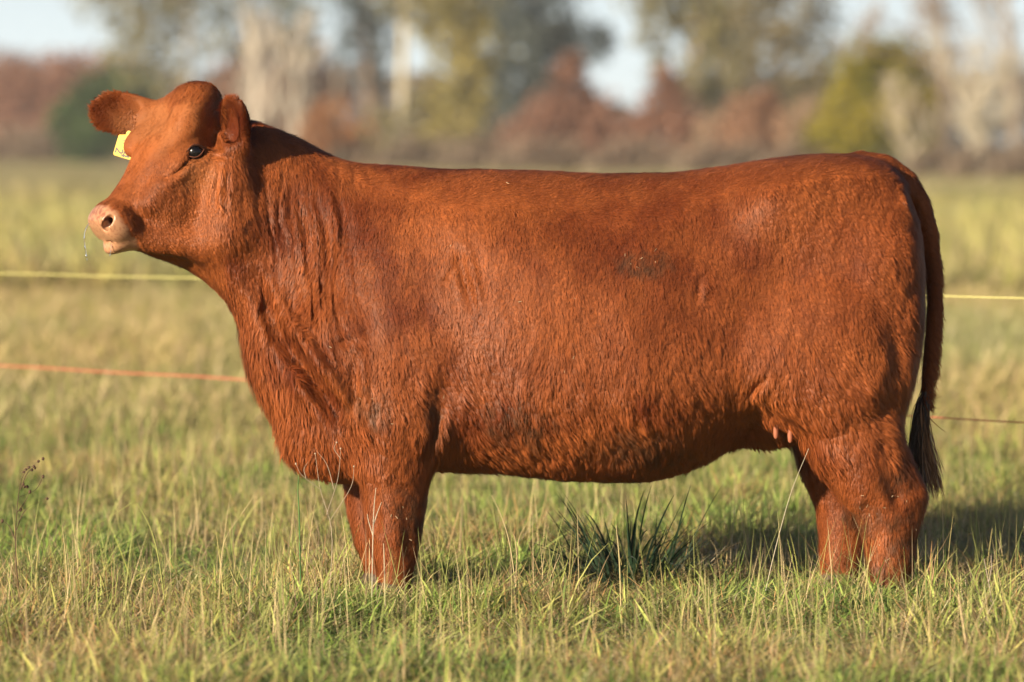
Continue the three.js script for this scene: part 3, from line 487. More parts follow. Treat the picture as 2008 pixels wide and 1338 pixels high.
function surfaceNet(f, lo, hi, cell, B = 8) {                            // sparse naive surface nets
  const nb = [0, 1, 2].map((k) => Math.ceil((hi[k] - lo[k]) / cell / B)), S = B + 1, blocks = [];
  const NX = nb[0] * B + 2, NY = nb[1] * B + 2, reach = B * cell * 0.87;
  for (let bz = 0; bz < nb[2]; bz++) for (let by = 0; by < nb[1]; by++) for (let bx = 0; bx < nb[0]; bx++) {
    const ox = bx * B, oy = by * B, oz = bz * B;
    if (Math.abs(f(lo[0] + (ox + B / 2) * cell, lo[1] + (oy + B / 2) * cell, lo[2] + (oz + B / 2) * cell)) > reach * 1.35) continue;
    const v = new Float32Array(S * S * S); let neg = 0;
    for (let k = 0, o = 0; k < S; k++) for (let j = 0; j < S; j++) for (let i = 0; i < S; i++, o++) { v[o] = f(lo[0] + (ox + i) * cell, lo[1] + (oy + j) * cell, lo[2] + (oz + k) * cell); if (v[o] < 0) neg++; }
    if (neg && neg < v.length) blocks.push([ox, oy, oz, v]);
  }
  const at = new Map(), pos = [], idx = [], key = (i, j, k) => (k * NY + j) * NX + i;
  const corner = [0, 1, S, S + 1, S * S, S * S + 1, S * S + S, S * S + S + 1];
  for (const [ox, oy, oz, v] of blocks) for (let k = 0; k < B; k++) for (let j = 0; j < B; j++) for (let i = 0; i < B; i++) {
    const o = (k * S + j) * S + i; let m = 0; for (let c = 0; c < 8; c++) if (v[o + corner[c]] < 0) m |= 1 << c;
    if (m === 0 || m === 255) continue;
    let sx = 0, sy = 0, sz = 0, n = 0;
    for (let a = 0; a < 8; a++) for (let bit = 1; bit < 8; bit <<= 1) { const b = a | bit; if (b === a || ((m >> a) & 1) === ((m >> b) & 1)) continue; const va = v[o + corner[a]], vb = v[o + corner[b]], t = va / (va - vb); sx += (a & 1) + (bit === 1 ? t : 0); sy += ((a >> 1) & 1) + (bit === 2 ? t : 0); sz += ((a >> 2) & 1) + (bit === 4 ? t : 0); n++; }
    at.set(key(ox + i, oy + j, oz + k), pos.length / 3);
    pos.push(lo[0] + (ox + i + sx / n) * cell, lo[1] + (oy + j + sy / n) * cell, lo[2] + (oz + k + sz / n) * cell);
  }
  const quad = (a, b, c, d, flip) => { if (a === undefined || b === undefined || c === undefined || d === undefined) return; flip ? idx.push(a, c, b, b, c, d) : idx.push(a, b, c, b, d, c); };
  for (const [ox, oy, oz, v] of blocks) for (let k = 0; k < B; k++) for (let j = 0; j < B; j++) for (let i = 0; i < B; i++) {
    const o = (k * S + j) * S + i, I = ox + i, J = oy + j, K = oz + k, n0 = v[o] < 0, g = (a, b, c) => at.get(key(I + a, J + b, K + c));
    if (n0 !== v[o + 1] < 0) quad(g(0, -1, -1), g(0, 0, -1), g(0, -1, 0), g(0, 0, 0), !n0);
    if (n0 !== v[o + S] < 0) quad(g(-1, 0, -1), g(-1, 0, 0), g(0, 0, -1), g(0, 0, 0), !n0);
    if (n0 !== v[o + S * S] < 0) quad(g(-1, -1, 0), g(0, -1, 0), g(-1, 0, 0), g(0, 0, 0), !n0);
  }
  return { pos, idx };
}
const FUR_COVER = 4.6, EYES = [H(EYE_U, EYE_T, EYE_W), H(-EYE_U, EYE_T, EYE_W)];
const t0 = Date.now();
const net = surfaceNet(field, [-1.32, -0.02, -0.46], [1.28, 1.56, 0.50], 0.005);
console.log('body', net.pos.length / 3, 'vertices', Date.now() - t0, 'ms');
const bodyPos = Float32Array.from(net.pos), bodyNor = new Float32Array(bodyPos.length);
for (let i = 0; i < bodyPos.length; i += 3) {
  const x = bodyPos[i], y = bodyPos[i + 1], z = bodyPos[i + 2], e = 0.005;
  const n = V(field(x + e, y, z) - field(x - e, y, z), field(x, y + e, z) - field(x, y - e, z), field(x, y, z + e) - field(x, y, z - e)).normalize();
  bodyNor[i] = n.x; bodyNor[i + 1] = n.y; bodyNor[i + 2] = n.z;
}
console.log('normals', Date.now() - t0);
// --- colours of skin and coat
function headCoords(x, y, z) { const d = V(x, y, z).sub(POLL); return [d.dot(HU), d.dot(HT), d.dot(HW)]; }
function muzzleMask(x, y, z) { if (x > -0.9 || y < 0.85) return 0; const [u, t, w] = headCoords(x, y, z); const edge = .418 + .010 * noise(u * 40, w * 40, 2) + .10 * Math.max(0, Math.abs(u) - .055) + Math.max(0, -(w + .12)) * 0.1 ; return smooth(edge - .004, edge + .022, t) ; }
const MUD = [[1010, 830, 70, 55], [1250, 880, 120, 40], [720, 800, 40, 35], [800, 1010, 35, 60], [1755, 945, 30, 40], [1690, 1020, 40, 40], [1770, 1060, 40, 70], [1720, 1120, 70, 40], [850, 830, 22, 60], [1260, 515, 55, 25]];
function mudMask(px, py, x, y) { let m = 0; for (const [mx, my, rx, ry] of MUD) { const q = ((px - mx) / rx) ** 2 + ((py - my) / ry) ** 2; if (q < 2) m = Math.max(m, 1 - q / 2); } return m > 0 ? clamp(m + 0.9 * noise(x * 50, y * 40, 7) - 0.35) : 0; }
// patches of darker and lighter winter coat: [px, py, rx, ry, tone]
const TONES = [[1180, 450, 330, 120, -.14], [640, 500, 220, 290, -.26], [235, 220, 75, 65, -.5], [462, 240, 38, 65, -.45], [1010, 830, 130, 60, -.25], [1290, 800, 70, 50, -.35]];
const SANDY = [[320, 235, 90, 75, .45], [395, 345, 60, 50, .40]];
function coat(x, y, z, out = []) {
  const px = pxX(x, z), py = pxY(y, z);
  const a = fbm(x * 4, y * 4, z * 4), b = fbm(x * 13 + 5, y * 9, z * 11);
  let k = 0.50 + 0.24 * a + 0.16 * b;                                    // 0 dark mahogany, 1 light ginger
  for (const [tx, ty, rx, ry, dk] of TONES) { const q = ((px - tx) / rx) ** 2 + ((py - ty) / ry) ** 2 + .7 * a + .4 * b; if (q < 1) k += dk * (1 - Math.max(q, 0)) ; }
  const [hu, ht, hw] = x < -0.7 && y > 0.8 ? headCoords(x, y, z) : [0, 9, 0];
  if (ht < .45 && px < 440) k += .16 + .22 * smooth(-.09, -.02, hw + .05 * b) + .2 * Math.exp(-(((px - 390) / 40) ** 2) - ((py - 350) / 45) ** 2);
  k = clamp(k);
  let r = lerp(.105, .36, k), g = lerp(.0185, .104, k), bl = lerp(.005, .0275, k);
  let sandy = 0;                                                         // sand coloured hair on the face
  for (const [tx, ty, rx, ry, dk] of SANDY) { const q = ((px - tx) / rx) ** 2 + ((py - ty) / ry) ** 2 + .8 * a + .6 * b; if (q < 1) sandy = Math.max(sandy, dk * (1 - Math.max(q, 0))); }
  r = lerp(r, .43, sandy); g = lerp(g, .175, sandy); bl = lerp(bl, .066, sandy);
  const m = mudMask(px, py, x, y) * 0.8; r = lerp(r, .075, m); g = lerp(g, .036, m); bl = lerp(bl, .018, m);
  out[0] = r; out[1] = g; out[2] = bl; return out;
}

console.log('eye', (() => { const e = H(EYE_U, EYE_T, EYE_W); return [pxX(e.x, e.z), pxY(e.y, e.z)].map(Math.round); })());
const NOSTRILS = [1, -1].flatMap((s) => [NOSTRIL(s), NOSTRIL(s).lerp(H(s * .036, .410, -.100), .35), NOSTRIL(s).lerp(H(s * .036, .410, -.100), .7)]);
const cow = base('red_heifer');
tag(cow, 'red brown heifer standing side-on in the pasture, head turned towards the viewer', 'cow');
const coatMat = new THREE.MeshPhysicalMaterial({ vertexColors: true, roughness: 0.75, specularIntensity: 0.35, });
const muzzleMat = new THREE.MeshPhysicalMaterial({ vertexColors: true, roughness: 0.3, specularIntensity: 0.7 });
{
  const n = bodyPos.length / 3, col = new Float32Array(n * 3), mz = new Float32Array(n), c = [];
  for (let i = 0; i < n; i++) {
    const x = bodyPos[3 * i], y = bodyPos[3 * i + 1], z = bodyPos[3 * i + 2], m = mz[i] = muzzleMask(x, y, z);
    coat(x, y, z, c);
    const f = noise(x * 160, y * 160, z * 160), fr = smooth(.18, .3, f) * 0.5;
    const [, mt, mw] = x < -.9 && y > .8 ? headCoords(x, y, z) : [0, 0, 0], up = smooth(-.085, -.060, mw + .008 * f), mot = Math.max(fr, .8 * up * smooth(-.1, .25, noise(x * 90, y * 90, z * 90)));
    const mc = [lerp(.43, .23, mot), lerp(.225, .075, mot), lerp(.125, .045, mot)];
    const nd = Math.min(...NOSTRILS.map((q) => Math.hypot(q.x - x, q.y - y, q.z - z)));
    const cavityShade = 1 - smooth(.012, .0165, nd); mc[0] = lerp(mc[0], .10, cavityShade); mc[1] = lerp(mc[1], .04, cavityShade); mc[2] = lerp(mc[2], .03, cavityShade);   // cavity shade inside the nostrils put into the colour
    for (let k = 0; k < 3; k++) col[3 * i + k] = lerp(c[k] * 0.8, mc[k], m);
  }
  const a = [], b = [];
  for (let i = 0; i < net.idx.length; i += 3) { const p = net.idx[i], q = net.idx[i + 1], r = net.idx[i + 2]; (mz[p] + mz[q] + mz[r] > 1.5 ? b : a).push(p, q, r); }
  const g = geom(bodyPos, [...[]], col, bodyNor);
  const all = new Uint32Array(a.length + b.length); all.set(a); all.set(b, a.length); g.setIndex(new THREE.BufferAttribute(all, 1));
  g.addGroup(0, a.length, 0); g.addGroup(a.length, b.length, 1);
  part('body', g, [coatMat, muzzleMat], cow);
}

{ // chaff and specks of dry mud caught in the coat
  const g = [], spots = [[1240, 520], [1262, 512], [1280, 508], [985, 343], [1140, 590], [1000, 610], [1010, 620], [1110, 715], [1125, 722], [715, 790], [700, 800], [738, 812], [1760, 955], [1690, 1010], [1700, 1030], [1750, 1060], [1765, 1090], [800, 1010], [812, 1030], [820, 1060], [905, 490], [860, 790], [1030, 860], [1060, 850], [745, 840], [640, 700], [1690, 960], [1705, 985], [1740, 1000], [1775, 1000], [1700, 1060], [1730, 1090], [1760, 1110], [1780, 1040], [1640, 1040], [1650, 1080], [1745, 930], [1720, 1110], [1770, 975], [760, 1000], [790, 980]];
  for (const [sx, sy] of spots) for (let q = 0; q < (sx > 1230 && sx < 1290 ? 2 : 1); q++) {
    const tx = sx + rr(-25, 25), ty = sy + rr(-20, 20); let best = -1, bd = 1e9;
    for (let i = 0; i < bodyPos.length; i += 3) { if (bodyNor[i + 2] < .3 || bodyPos[i + 2] < .05) continue; const d = Math.abs(pxX(bodyPos[i], bodyPos[i + 2]) - tx) + Math.abs(pxY(bodyPos[i + 1], bodyPos[i + 2]) - ty); if (d < bd) { bd = d; best = i; } }
    if (best < 0 || bd > 12) continue;
    const k = new THREE.BoxGeometry(rr(.0012, .002), rr(.004, .012), .0008); k.rotateZ(rr(-1.6, 1.6)); k.rotateY(rr(-.5, .5));
    k.translate(bodyPos[best] + bodyNor[best] * .004, bodyPos[best + 1] + bodyNor[best + 1] * .004, bodyPos[best + 2] + bodyNor[best + 2] * .004); g.push(k);
  }
  part('chaff', mergeGeometries(g), new THREE.MeshStandardMaterial({ color: C(.36, .25, .15), roughness: .8 }), cow).userData.kind = 'stuff';
}
// --- eyes: a dark glossy ball between two lids, lashes above
const eyeMat = new THREE.MeshPhysicalMaterial({ color: C(.006, .005, .006), roughness: .19, ior: 1.45 });
const lidMat = new THREE.MeshPhysicalMaterial({ color: C(.06, .020, .011), roughness: .45, specularIntensity: .5 });
const rimMat = new THREE.MeshPhysicalMaterial({ color: C(.13, .045, .026), roughness: .7, specularIntensity: .3 });
for (const s of [1, -1]) {
  const c = H(s * EYE_U, EYE_T, EYE_W), out = HU.clone().multiplyScalar(s * .93).addScaledVector(HW, .30).addScaledVector(HT, .18).normalize();
  const along = V(-1, -.28, 0); along.addScaledVector(out, -along.dot(out)).normalize();   // from the back corner to the front corner
  const up = new THREE.Vector3().crossVectors(out, along); if (up.y < 0) up.negate();
  const R = .0265, eye = new THREE.SphereGeometry(R, 40, 28); eye.translate(c.x, c.y, c.z);
  const e = part('eye', eye, eyeMat, cow);
  const arc = (lift, bulge, r0, n = 18) => { const pts = []; for (let i = 0; i <= n; i++) { const q = i / n, a = (q - .5) * 2, x = a * .0270, y = lift * (1 - a * a) * .0160 - a * .0015, zz = Math.sqrt(Math.max(0, R * R - (x * .85) ** 2 - y * y)) + bulge; pts.push(c.clone().addScaledVector(along, x).addScaledVector(up, y).addScaledVector(out, zz)); } const cv = new THREE.CatmullRomCurve3(pts); return [cv, new THREE.TubeGeometry(cv, 30, r0, 8)]; };
  const [upper, gu] = arc(1.15, .0010, .0034); part('eyelid', gu, lidMat, cow);
  const [, gl] = arc(-.98, -.0004, .0016); part('eyelid', gl, rimMat, cow);
  const lash = [];
  for (let i = 0; i < 26; i++) { const q = .12 + .76 * i / 25, p = upper.getPoint(q).addScaledVector(up, .001), d = out.clone().addScaledVector(up, -.35 + rr(-.1, .1)).addScaledVector(along, (q - .5) * 1.2 + rr(-.1, .1)).normalize(); const m = p.clone().addScaledVector(d, .008), t = p.clone().addScaledVector(d, .015).addScaledVector(up, .002); lash.push(new THREE.TubeGeometry(new THREE.CatmullRomCurve3([p, m, t]), 4, .00045, 4)); }
  part('eyelash', mergeGeometries(lash), lidMat, e);
}
// --- coat: locks of hair rooted all over the body
function lockGeometry(curl, bend) {                                      // three strands; unit length along y, unit width across x, z away from the skin
  const pos = [], idx = [], N = 3;
  for (let s = -1; s <= 1; s++) {
    const o = pos.length / 3, y0 = rr(-.15, .1), len = rr(.75, 1.1), sx = s * .95 + rr(-.2, .2), fan = rr(-.35, .35), dz = rr(-.3, .3) * .1;
    for (let i = 0; i <= N; i++) {
      const q = i / N, wd = (i === N ? 0.12 : 1 - 0.45 * q) * 0.30, y = y0 + len * q, z = curl * Math.sin(q * 2.4) + dz * q, x = sx + (bend + fan) * q * q * 3;
      pos.push(x - wd, y, z, x + wd, y, z);
      if (i) { const k = o + 2 * i; idx.push(k - 2, k - 1, k, k - 1, k + 1, k); }
    }
  }
  return [pos, idx];
}
const furMat = new THREE.MeshPhysicalMaterial({ color: 0xffffff, roughness: .52, specularIntensity: .42, side: THREE.DoubleSide });
function flow(x, y, z, n, px, py, out) {                                 // the way the hair lies
  if (x < -0.62 && y > 0.82) {
    const [u, t, w] = headCoords(x, y, z);
    if (t < .46 && px < 440 && Math.abs(u) < .16) {
      const front = smooth(-.10, -.03, w);
      out.copy(HT).multiplyScalar(lerp(.15, .55, front)).addScaledVector(HW, lerp(-.8, 0, front)).add(V(.35 * (1 - front), 0, 0)).addScaledVector(HU, .5 * u / .1 * front);
      return lerp(.013, .0065, front) + .010 * (1 - smooth(.02, .09, Math.abs(t))) * front;
    }
    if (px < 310 && py < 285) { out.set(x, y, z).sub(FAR_EAR.c); const q = clamp(out.length() / .075); out.normalize().multiplyScalar(.3 + 1.2 * q).add(V(-.7 + rr(-.4, .4), -.35 + rr(-.5, .5), 0)); return lerp(.009, .019, q * q); }
    if (px > 425 && px < 500 && py < 305 && z > .1) { out.set(x, y, z).sub(NEAR_EAR.c); const q = clamp(out.length() / .075); out.normalize().multiplyScalar(.3 + q).add(V(rr(-.3, .3), .4 + rr(-.3, .3), rr(-.2, .3))); return lerp(.009, .015, q * q); }
  }
  const top = smooth(.55, .9, n.y), legs = smooth(900, 960, py), rump = smooth(1450, 1650, px) * (1 - legs), neckk = 1 - smooth(600, 760, px);
  out.set(.34 + .5 * rump - .2 * neckk - .25 * legs + 1.2 * top, -1 + .9 * top, 0);
  let L = .019 + .014 * smooth(560, 860, py) * (1 - legs) + .006 * neckk - .004 * legs - .006 * top;
  if (px < 560 && py > 640) L += .012;                                   // brisket
  if (px > 1700 && py > 500) L += .006;                                  // back of the thigh
  return L;
}
{
  const tri = net.idx, nT = tri.length / 3, area = new Float32Array(nT), n = V(0, 0, 0), dir = V(0, 0, 0), side = V(0, 0, 0), nn = V(0, 0, 0), cc = [];
  const v = (i) => V(bodyPos[3 * i], bodyPos[3 * i + 1], bodyPos[3 * i + 2]);
  const shapes = [[.10, .10], [.16, -.14], [.07, .22], [.20, .02]].map(([a, b]) => { const [p, i] = lockGeometry(a, b); return geom(p, i); });
  const mats = shapes.map(() => []), cols = shapes.map(() => []), m = new THREE.Matrix4();
  let carry = 0;
  for (let f = 0; f < nT; f++) {
    const a = tri[3 * f], b = tri[3 * f + 1], c = tri[3 * f + 2];
    const ax = bodyPos[3 * a], ay = bodyPos[3 * a + 1], az = bodyPos[3 * a + 2];
    if (ay < .03) continue;
    const e1x = bodyPos[3 * b] - ax, e1y = bodyPos[3 * b + 1] - ay, e1z = bodyPos[3 * b + 2] - az, e2x = bodyPos[3 * c] - ax, e2y = bodyPos[3 * c + 1] - ay, e2z = bodyPos[3 * c + 2] - az;
    const A = .5 * Math.hypot(e1y * e2z - e1z * e2y, e1z * e2x - e1x * e2z, e1x * e2y - e1y * e2x);
    const nz = bodyNor[3 * a + 2];
    const px = pxX(ax, az), py = pxY(ay, az);
    if (ax < -.9 && muzzleMask(ax, ay, az) > .25) continue;
    nn.set(bodyNor[3 * a], bodyNor[3 * a + 1], nz);
    const L0 = flow(ax, ay, az, nn, px, py, dir), wd = L0 < .018 ? .0017 : .0024;
    const seenShare = nz > -.15 ? 1 : nz > -.5 ? .5 : .28;
    carry += A * FUR_COVER * seenShare / (L0 * wd * 1.9);
    while (carry >= 1) {
      carry -= 1;
      let s = rnd(), t = rnd(); if (s + t > 1) { s = 1 - s; t = 1 - t; }
      const x = ax + e1x * s + e2x * t, y = ay + e1y * s + e2y * t, z = az + e1z * s + e2z * t;
      if (EYES.some((e) => (e.x - x) ** 2 + (e.y - y) ** 2 + (e.z - z) ** 2 < .026 * .026)) continue;
      flow(x, y, z, nn, px, py, dir);
      const shag = smooth(520, 900, py) * .8 + (px < 620 ? .35 : 0), turn = (.45 + .3 * shag) * noise(x * 7, y * 6, z * 6) + (.16 + .26 * shag) * noise(x * 34, y * 22, z * 30) + .12 * gauss();
      const tuft = noise(x * 42, y * 22, z * 40);
      dir.addScaledVector(nn, -dir.dot(nn)).normalize(); side.crossVectors(dir, nn);
      dir.multiplyScalar(Math.cos(turn)).addScaledVector(side, Math.sin(turn));
      const lift = .085 + (.05 + .11 * shag) * Math.max(0, tuft) + .05 * gauss() + (L0 < .018 ? .06 : 0);
      dir.multiplyScalar(Math.cos(lift)).addScaledVector(nn, Math.sin(lift)).normalize();
      side.crossVectors(dir, nn).normalize(); n.crossVectors(side, dir);
      const L = L0 * (1 + .5 * tuft) * rr(.7, 1.25), W = wd * rr(.7, 1.4), k = (rnd() * shapes.length) | 0;
      m.makeBasis(side.clone().multiplyScalar(W), dir.clone().multiplyScalar(L), n.clone().multiplyScalar(L)).setPosition(x - nn.x * .0015, y - nn.y * .0015, z - nn.z * .0015);
      mats[k].push(...m.elements);
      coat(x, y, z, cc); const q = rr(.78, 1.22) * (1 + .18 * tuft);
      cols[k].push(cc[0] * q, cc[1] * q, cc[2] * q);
    }
  }
  let total = 0;
  shapes.forEach((g, k) => {
    const N = mats[k].length / 16, im = new THREE.InstancedMesh(g, furMat, N); total += N;
    im.instanceMatrix.array.set(mats[k]); im.instanceColor = new THREE.InstancedBufferAttribute(Float32Array.from(cols[k]), 3);
    im.name = 'coat_hair'; shade(im); tag(im, null, null, null, 'stuff'); cow.add(im);
  });
  console.log('hair', total, Date.now() - t0);
}
// --- hooves, teats, tail switch, drool, ear tag
const hoofMat = new THREE.MeshStandardMaterial({ color: C(.075, .045, .028), roughness: .6 });
for (const [px, z] of [[772, .16], [752, -.15], [1741, .185], [1652, -.185]]) {
  const c = P(px, 1100, z), g = [];
  for (const s of [1, -1]) {
    const k = new THREE.SphereGeometry(1, 20, 14), p = k.attributes.position;
    for (let i = 0; i < p.count; i++) {
      let x = p.getX(i), y = p.getY(i), q = p.getZ(i); const low = y < 0;
      y = low ? Math.max(y * 1.6, -1) : y; const wide = 1 + .28 * (1 - (y + 1) / 2), toe = x < 0 ? 1.25 : .85;
      p.setXYZ(i, x * .048 * wide * toe - .012 * (1 - y), .048 + y * .048, q * .027 * wide + s * .028 - s * .006 * Math.max(0, -x));
    }
    k.computeVertexNormals(); k.translate(c.x, 0, c.z); g.push(k);
  }
  part('hoof', mergeGeometries(g), hoofMat, cow);
}
const teatMat = new THREE.MeshPhysicalMaterial({ color: C(.34, .115, .06), roughness: .6 });
for (const [px, py, z] of [[1522, 834, .20], [1550, 842, .205]]) {
  const p = P(px, py, z), prof = [[0, -.042], [.0035, -.041], [.0075, -.036], [.0088, -.024], [.0095, -.008], [.0115, .008], [.017, .022], [.022, .035]].map(([r, y]) => new THREE.Vector2(r * .88, y * .95));
  const g = new THREE.LatheGeometry(prof, 18); g.translate(p.x, p.y, p.z); part('teat', g, teatMat, cow);
}
{ // long hair at the end of the tail, shade and sunlit ends put into the colour
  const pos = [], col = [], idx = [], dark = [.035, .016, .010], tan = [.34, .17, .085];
  for (let i = 0; i < 420; i++) {
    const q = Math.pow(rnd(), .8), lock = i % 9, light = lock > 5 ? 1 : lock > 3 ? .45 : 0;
    const p0 = P(lerp(1824, 1815, q) + rr(-7, 7), lerp(725, 800, q), .005 + rr(-.014, .016));
    const bx = [1799, 1803, 1792, 1810, 1818, 1822, 1830, 1838, 1846][lock] + 9 * gauss(), by = lerp(870, 982, Math.pow(rnd(), .5)) - (lock === 6 && rnd() < .25 ? 120 : 0);
    const short = by < 850, p3 = P(short ? bx + 24 : bx, by, .005 + rr(-.03, .03)), p1 = P(pxX(lerp(p0.x, p3.x, .3), 0) - 12 + 4 * gauss(), lerp(790, 850, rnd()), .005 + rr(-.025, .025));
    const p2 = p1.clone().lerp(p3, .55).add(V(-.008 + .006 * gauss(), 0, .006 * gauss()));
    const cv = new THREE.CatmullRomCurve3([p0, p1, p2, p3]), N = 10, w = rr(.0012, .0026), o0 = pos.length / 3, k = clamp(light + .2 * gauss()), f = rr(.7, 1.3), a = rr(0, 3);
    for (let j = 0; j <= N; j++) {
      const t = cv.getPoint(j / N), ww = w * (j === N ? .2 : 1 - .4 * j / N);
      pos.push(t.x - ww * Math.cos(a), t.y, t.z - ww * Math.sin(a), t.x + ww * Math.cos(a), t.y, t.z + ww * Math.sin(a));
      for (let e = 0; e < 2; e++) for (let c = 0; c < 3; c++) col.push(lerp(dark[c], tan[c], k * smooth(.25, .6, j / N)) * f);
      if (j) { const o = o0 + 2 * j; idx.push(o - 2, o - 1, o, o - 1, o + 1, o); }
    }
  }
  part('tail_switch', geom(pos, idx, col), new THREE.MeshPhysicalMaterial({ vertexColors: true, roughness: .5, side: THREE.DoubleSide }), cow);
}
{ // strings of drool
  const mat = new THREE.MeshPhysicalMaterial({ color: 0xffffff, roughness: .06, transmission: 1, ior: 1.34, thickness: .002 });
  const string = (pts, beads, r0) => {
    const cv = new THREE.CatmullRomCurve3(pts), n = 60, m = 10, pos = [], idx = [];
    for (let i = 0; i <= n; i++) { const p = cv.getPoint(i / n), r = r0 * (1 + .8 * Math.max(0, Math.sin(i / n * beads * Math.PI * 2)) * (i / n)) * (i === n || i === 0 ? .15 : 1); for (let j = 0; j < m; j++) { const a = j / m * 2 * Math.PI; pos.push(p.x + r * Math.cos(a), p.y, p.z + r * Math.sin(a)); } }
    for (let i = 0; i < n; i++) for (let j = 0; j < m; j++) { const a = i * m + j, b = i * m + (j + 1) % m; idx.push(a, a + m, b, b, a + m, b + m); }
    part('saliva_string', geom(pos, idx), mat, cow);
  };
  const z = H(-.02, .47, -.10).z;
  string([P(176, 436, z), P(168, 450, z + .004), P(165, 472, z + .005), P(168, 496, z + .005), P(170, 512, z + .005)], 5, .0016);
  const z2 = H(.03, .45, -.14).z + .02;
  string([P(219, 478, z2), P(218, 486, z2), P(217, 494, z2), P(215, 503, z2)], 2, .0012);
}
// --- yellow plastic tag hanging from the far ear
{
  const cv = document.createElement('canvas'); cv.width = 256; cv.height = 288;
  const g = cv.getContext('2d');
  g.fillStyle = '#d9ae1c'; g.fillRect(0, 0, 256, 288);
  for (let i = 0; i < 260; i++) { g.fillStyle = rnd() < .5 ? 'rgba(160,120,10,0.10)' : 'rgba(255,240,140,0.14)'; g.fillRect(rnd() * 256, rnd() * 288, rr(3, 26), rr(1, 3)); }
  g.save(); g.translate(62, 214); g.rotate(Math.PI / 2); g.fillStyle = '#32260a'; g.textAlign = 'center'; g.textBaseline = 'middle';
  g.font = 'bold 150px sans-serif'; g.fillText('2', 0, 0); g.fillText('4', 30, -92);
  g.restore();
  g.save(); g.translate(76, 78); g.rotate(Math.PI / 2); g.fillStyle = '#6a5016'; g.textAlign = 'center'; g.textBaseline = 'middle';
  g.font = 'bold 66px sans-serif'; g.fillText('17', 0, 0); g.fillText('17', 0, -62); g.restore();
  const tx = new THREE.CanvasTexture(cv); tx.colorSpace = THREE.SRGBColorSpace;
  const w = .060, h = .062, r = .007, sh = new THREE.Shape();
  sh.moveTo(-w / 2 + r, -h / 2); sh.lineTo(w / 2 - r, -h / 2); sh.quadraticCurveTo(w / 2, -h / 2, w / 2, -h / 2 + r); sh.lineTo(w / 2, h / 2 - r); sh.quadraticCurveTo(w / 2, h / 2, w / 2 - r, h / 2);
  sh.lineTo(.010, h / 2 + .004); sh.lineTo(.007, h / 2 + .016); sh.lineTo(-.007, h / 2 + .016); sh.lineTo(-.010, h / 2 + .004); sh.lineTo(-w / 2 + r, h / 2); sh.quadraticCurveTo(-w / 2, h / 2, -w / 2, h / 2 - r); sh.lineTo(-w / 2, -h / 2 + r); sh.quadraticCurveTo(-w / 2, -h / 2, -w / 2 + r, -h / 2);
  const ge = new THREE.ExtrudeGeometry(sh, { depth: .0016, bevelEnabled: true, bevelSize: .0006, bevelThickness: .0005, bevelSegments: 2, curveSegments: 8 });
  const p = ge.attributes.position, uv = ge.attributes.uv; for (let i = 0; i < p.count; i++) uv.setXY(i, p.getX(i) / w + .5, p.getY(i) / h + .5);
  const tagThing = base('ear_tag', P(246, 289, -.012)); tagThing.rotation.set(-.1, -.25, -.30);
  part('tag_panel', ge, new THREE.MeshPhysicalMaterial({ map: tx, roughness: .45 }), tagThing);
  const stud = new THREE.CylinderGeometry(.008, .008, .006, 20); stud.rotateX(Math.PI / 2); stud.translate(0, h / 2 + .010, .004);
  part('stud', stud, new THREE.MeshPhysicalMaterial({ color: C(.80, .56, .03), roughness: .45 }), tagThing);
  tag(tagThing, 'yellow plastic ear tag with dark numbers hanging from the far ear of the heifer', 'ear tag');
}
// ---------------------------------------------------------------- single plants that stand out of the grass
{
  const g = onGround(1240, 1168), root = base('grass_tuft', g), outs = [0, 1, 2].map(() => ({ pos: [], col: [], idx: [] }));
  for (let i = 0; i < 150; i++) {
    const a = rr(0, 6.283), r = .11 * Math.sqrt(rnd()), az = a + .6 * gauss();
    blade(outs[i % 3], { x: r * Math.cos(a) * 1.3, z: r * Math.sin(a), az, lean: .08 + .42 * rnd() + r * 1.6, droop: rr(.2, 1.2) + (rnd() < .35 ? rr(.8, 1.6) : 0), len: rr(.18, .40), w: rr(.006, .0105), color: jitter(pick([[.022, .052, .026], [.030, .068, .032], [.018, .044, .026], [.04, .08, .034]])), n: 7, twist: rr(-.8, .8) });  // leaf colours darkened: shade under the belly put into the colour
  }
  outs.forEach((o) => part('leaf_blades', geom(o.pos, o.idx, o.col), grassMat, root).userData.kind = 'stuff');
  tag(root, 'blue green tuft of tall arching grass, darkened for the shade under the belly of the heifer', 'grass tuft');
}
function stem(out, pts, r, c) { const cv = new THREE.CatmullRomCurve3(pts), n = 14, m = 5, o = out.pos.length / 3; for (let i = 0; i <= n; i++) { const p = cv.getPoint(i / n), rad = r * (1 - .6 * i / n); for (let j = 0; j < m; j++) { const t = j / m * 6.283; out.pos.push(p.x + rad * Math.cos(t), p.y, p.z + rad * Math.sin(t)); out.col.push(...c); } if (i) for (let j = 0; j < m; j++) { const k = o + (i - 1) * m, j2 = (j + 1) % m; out.idx.push(k + j, k + m + j, k + j2, k + j2, k + m + j, k + m + j2); } } }
const stalkMat = new THREE.MeshStandardMaterial({ vertexColors: true, roughness: .8, side: THREE.DoubleSide });
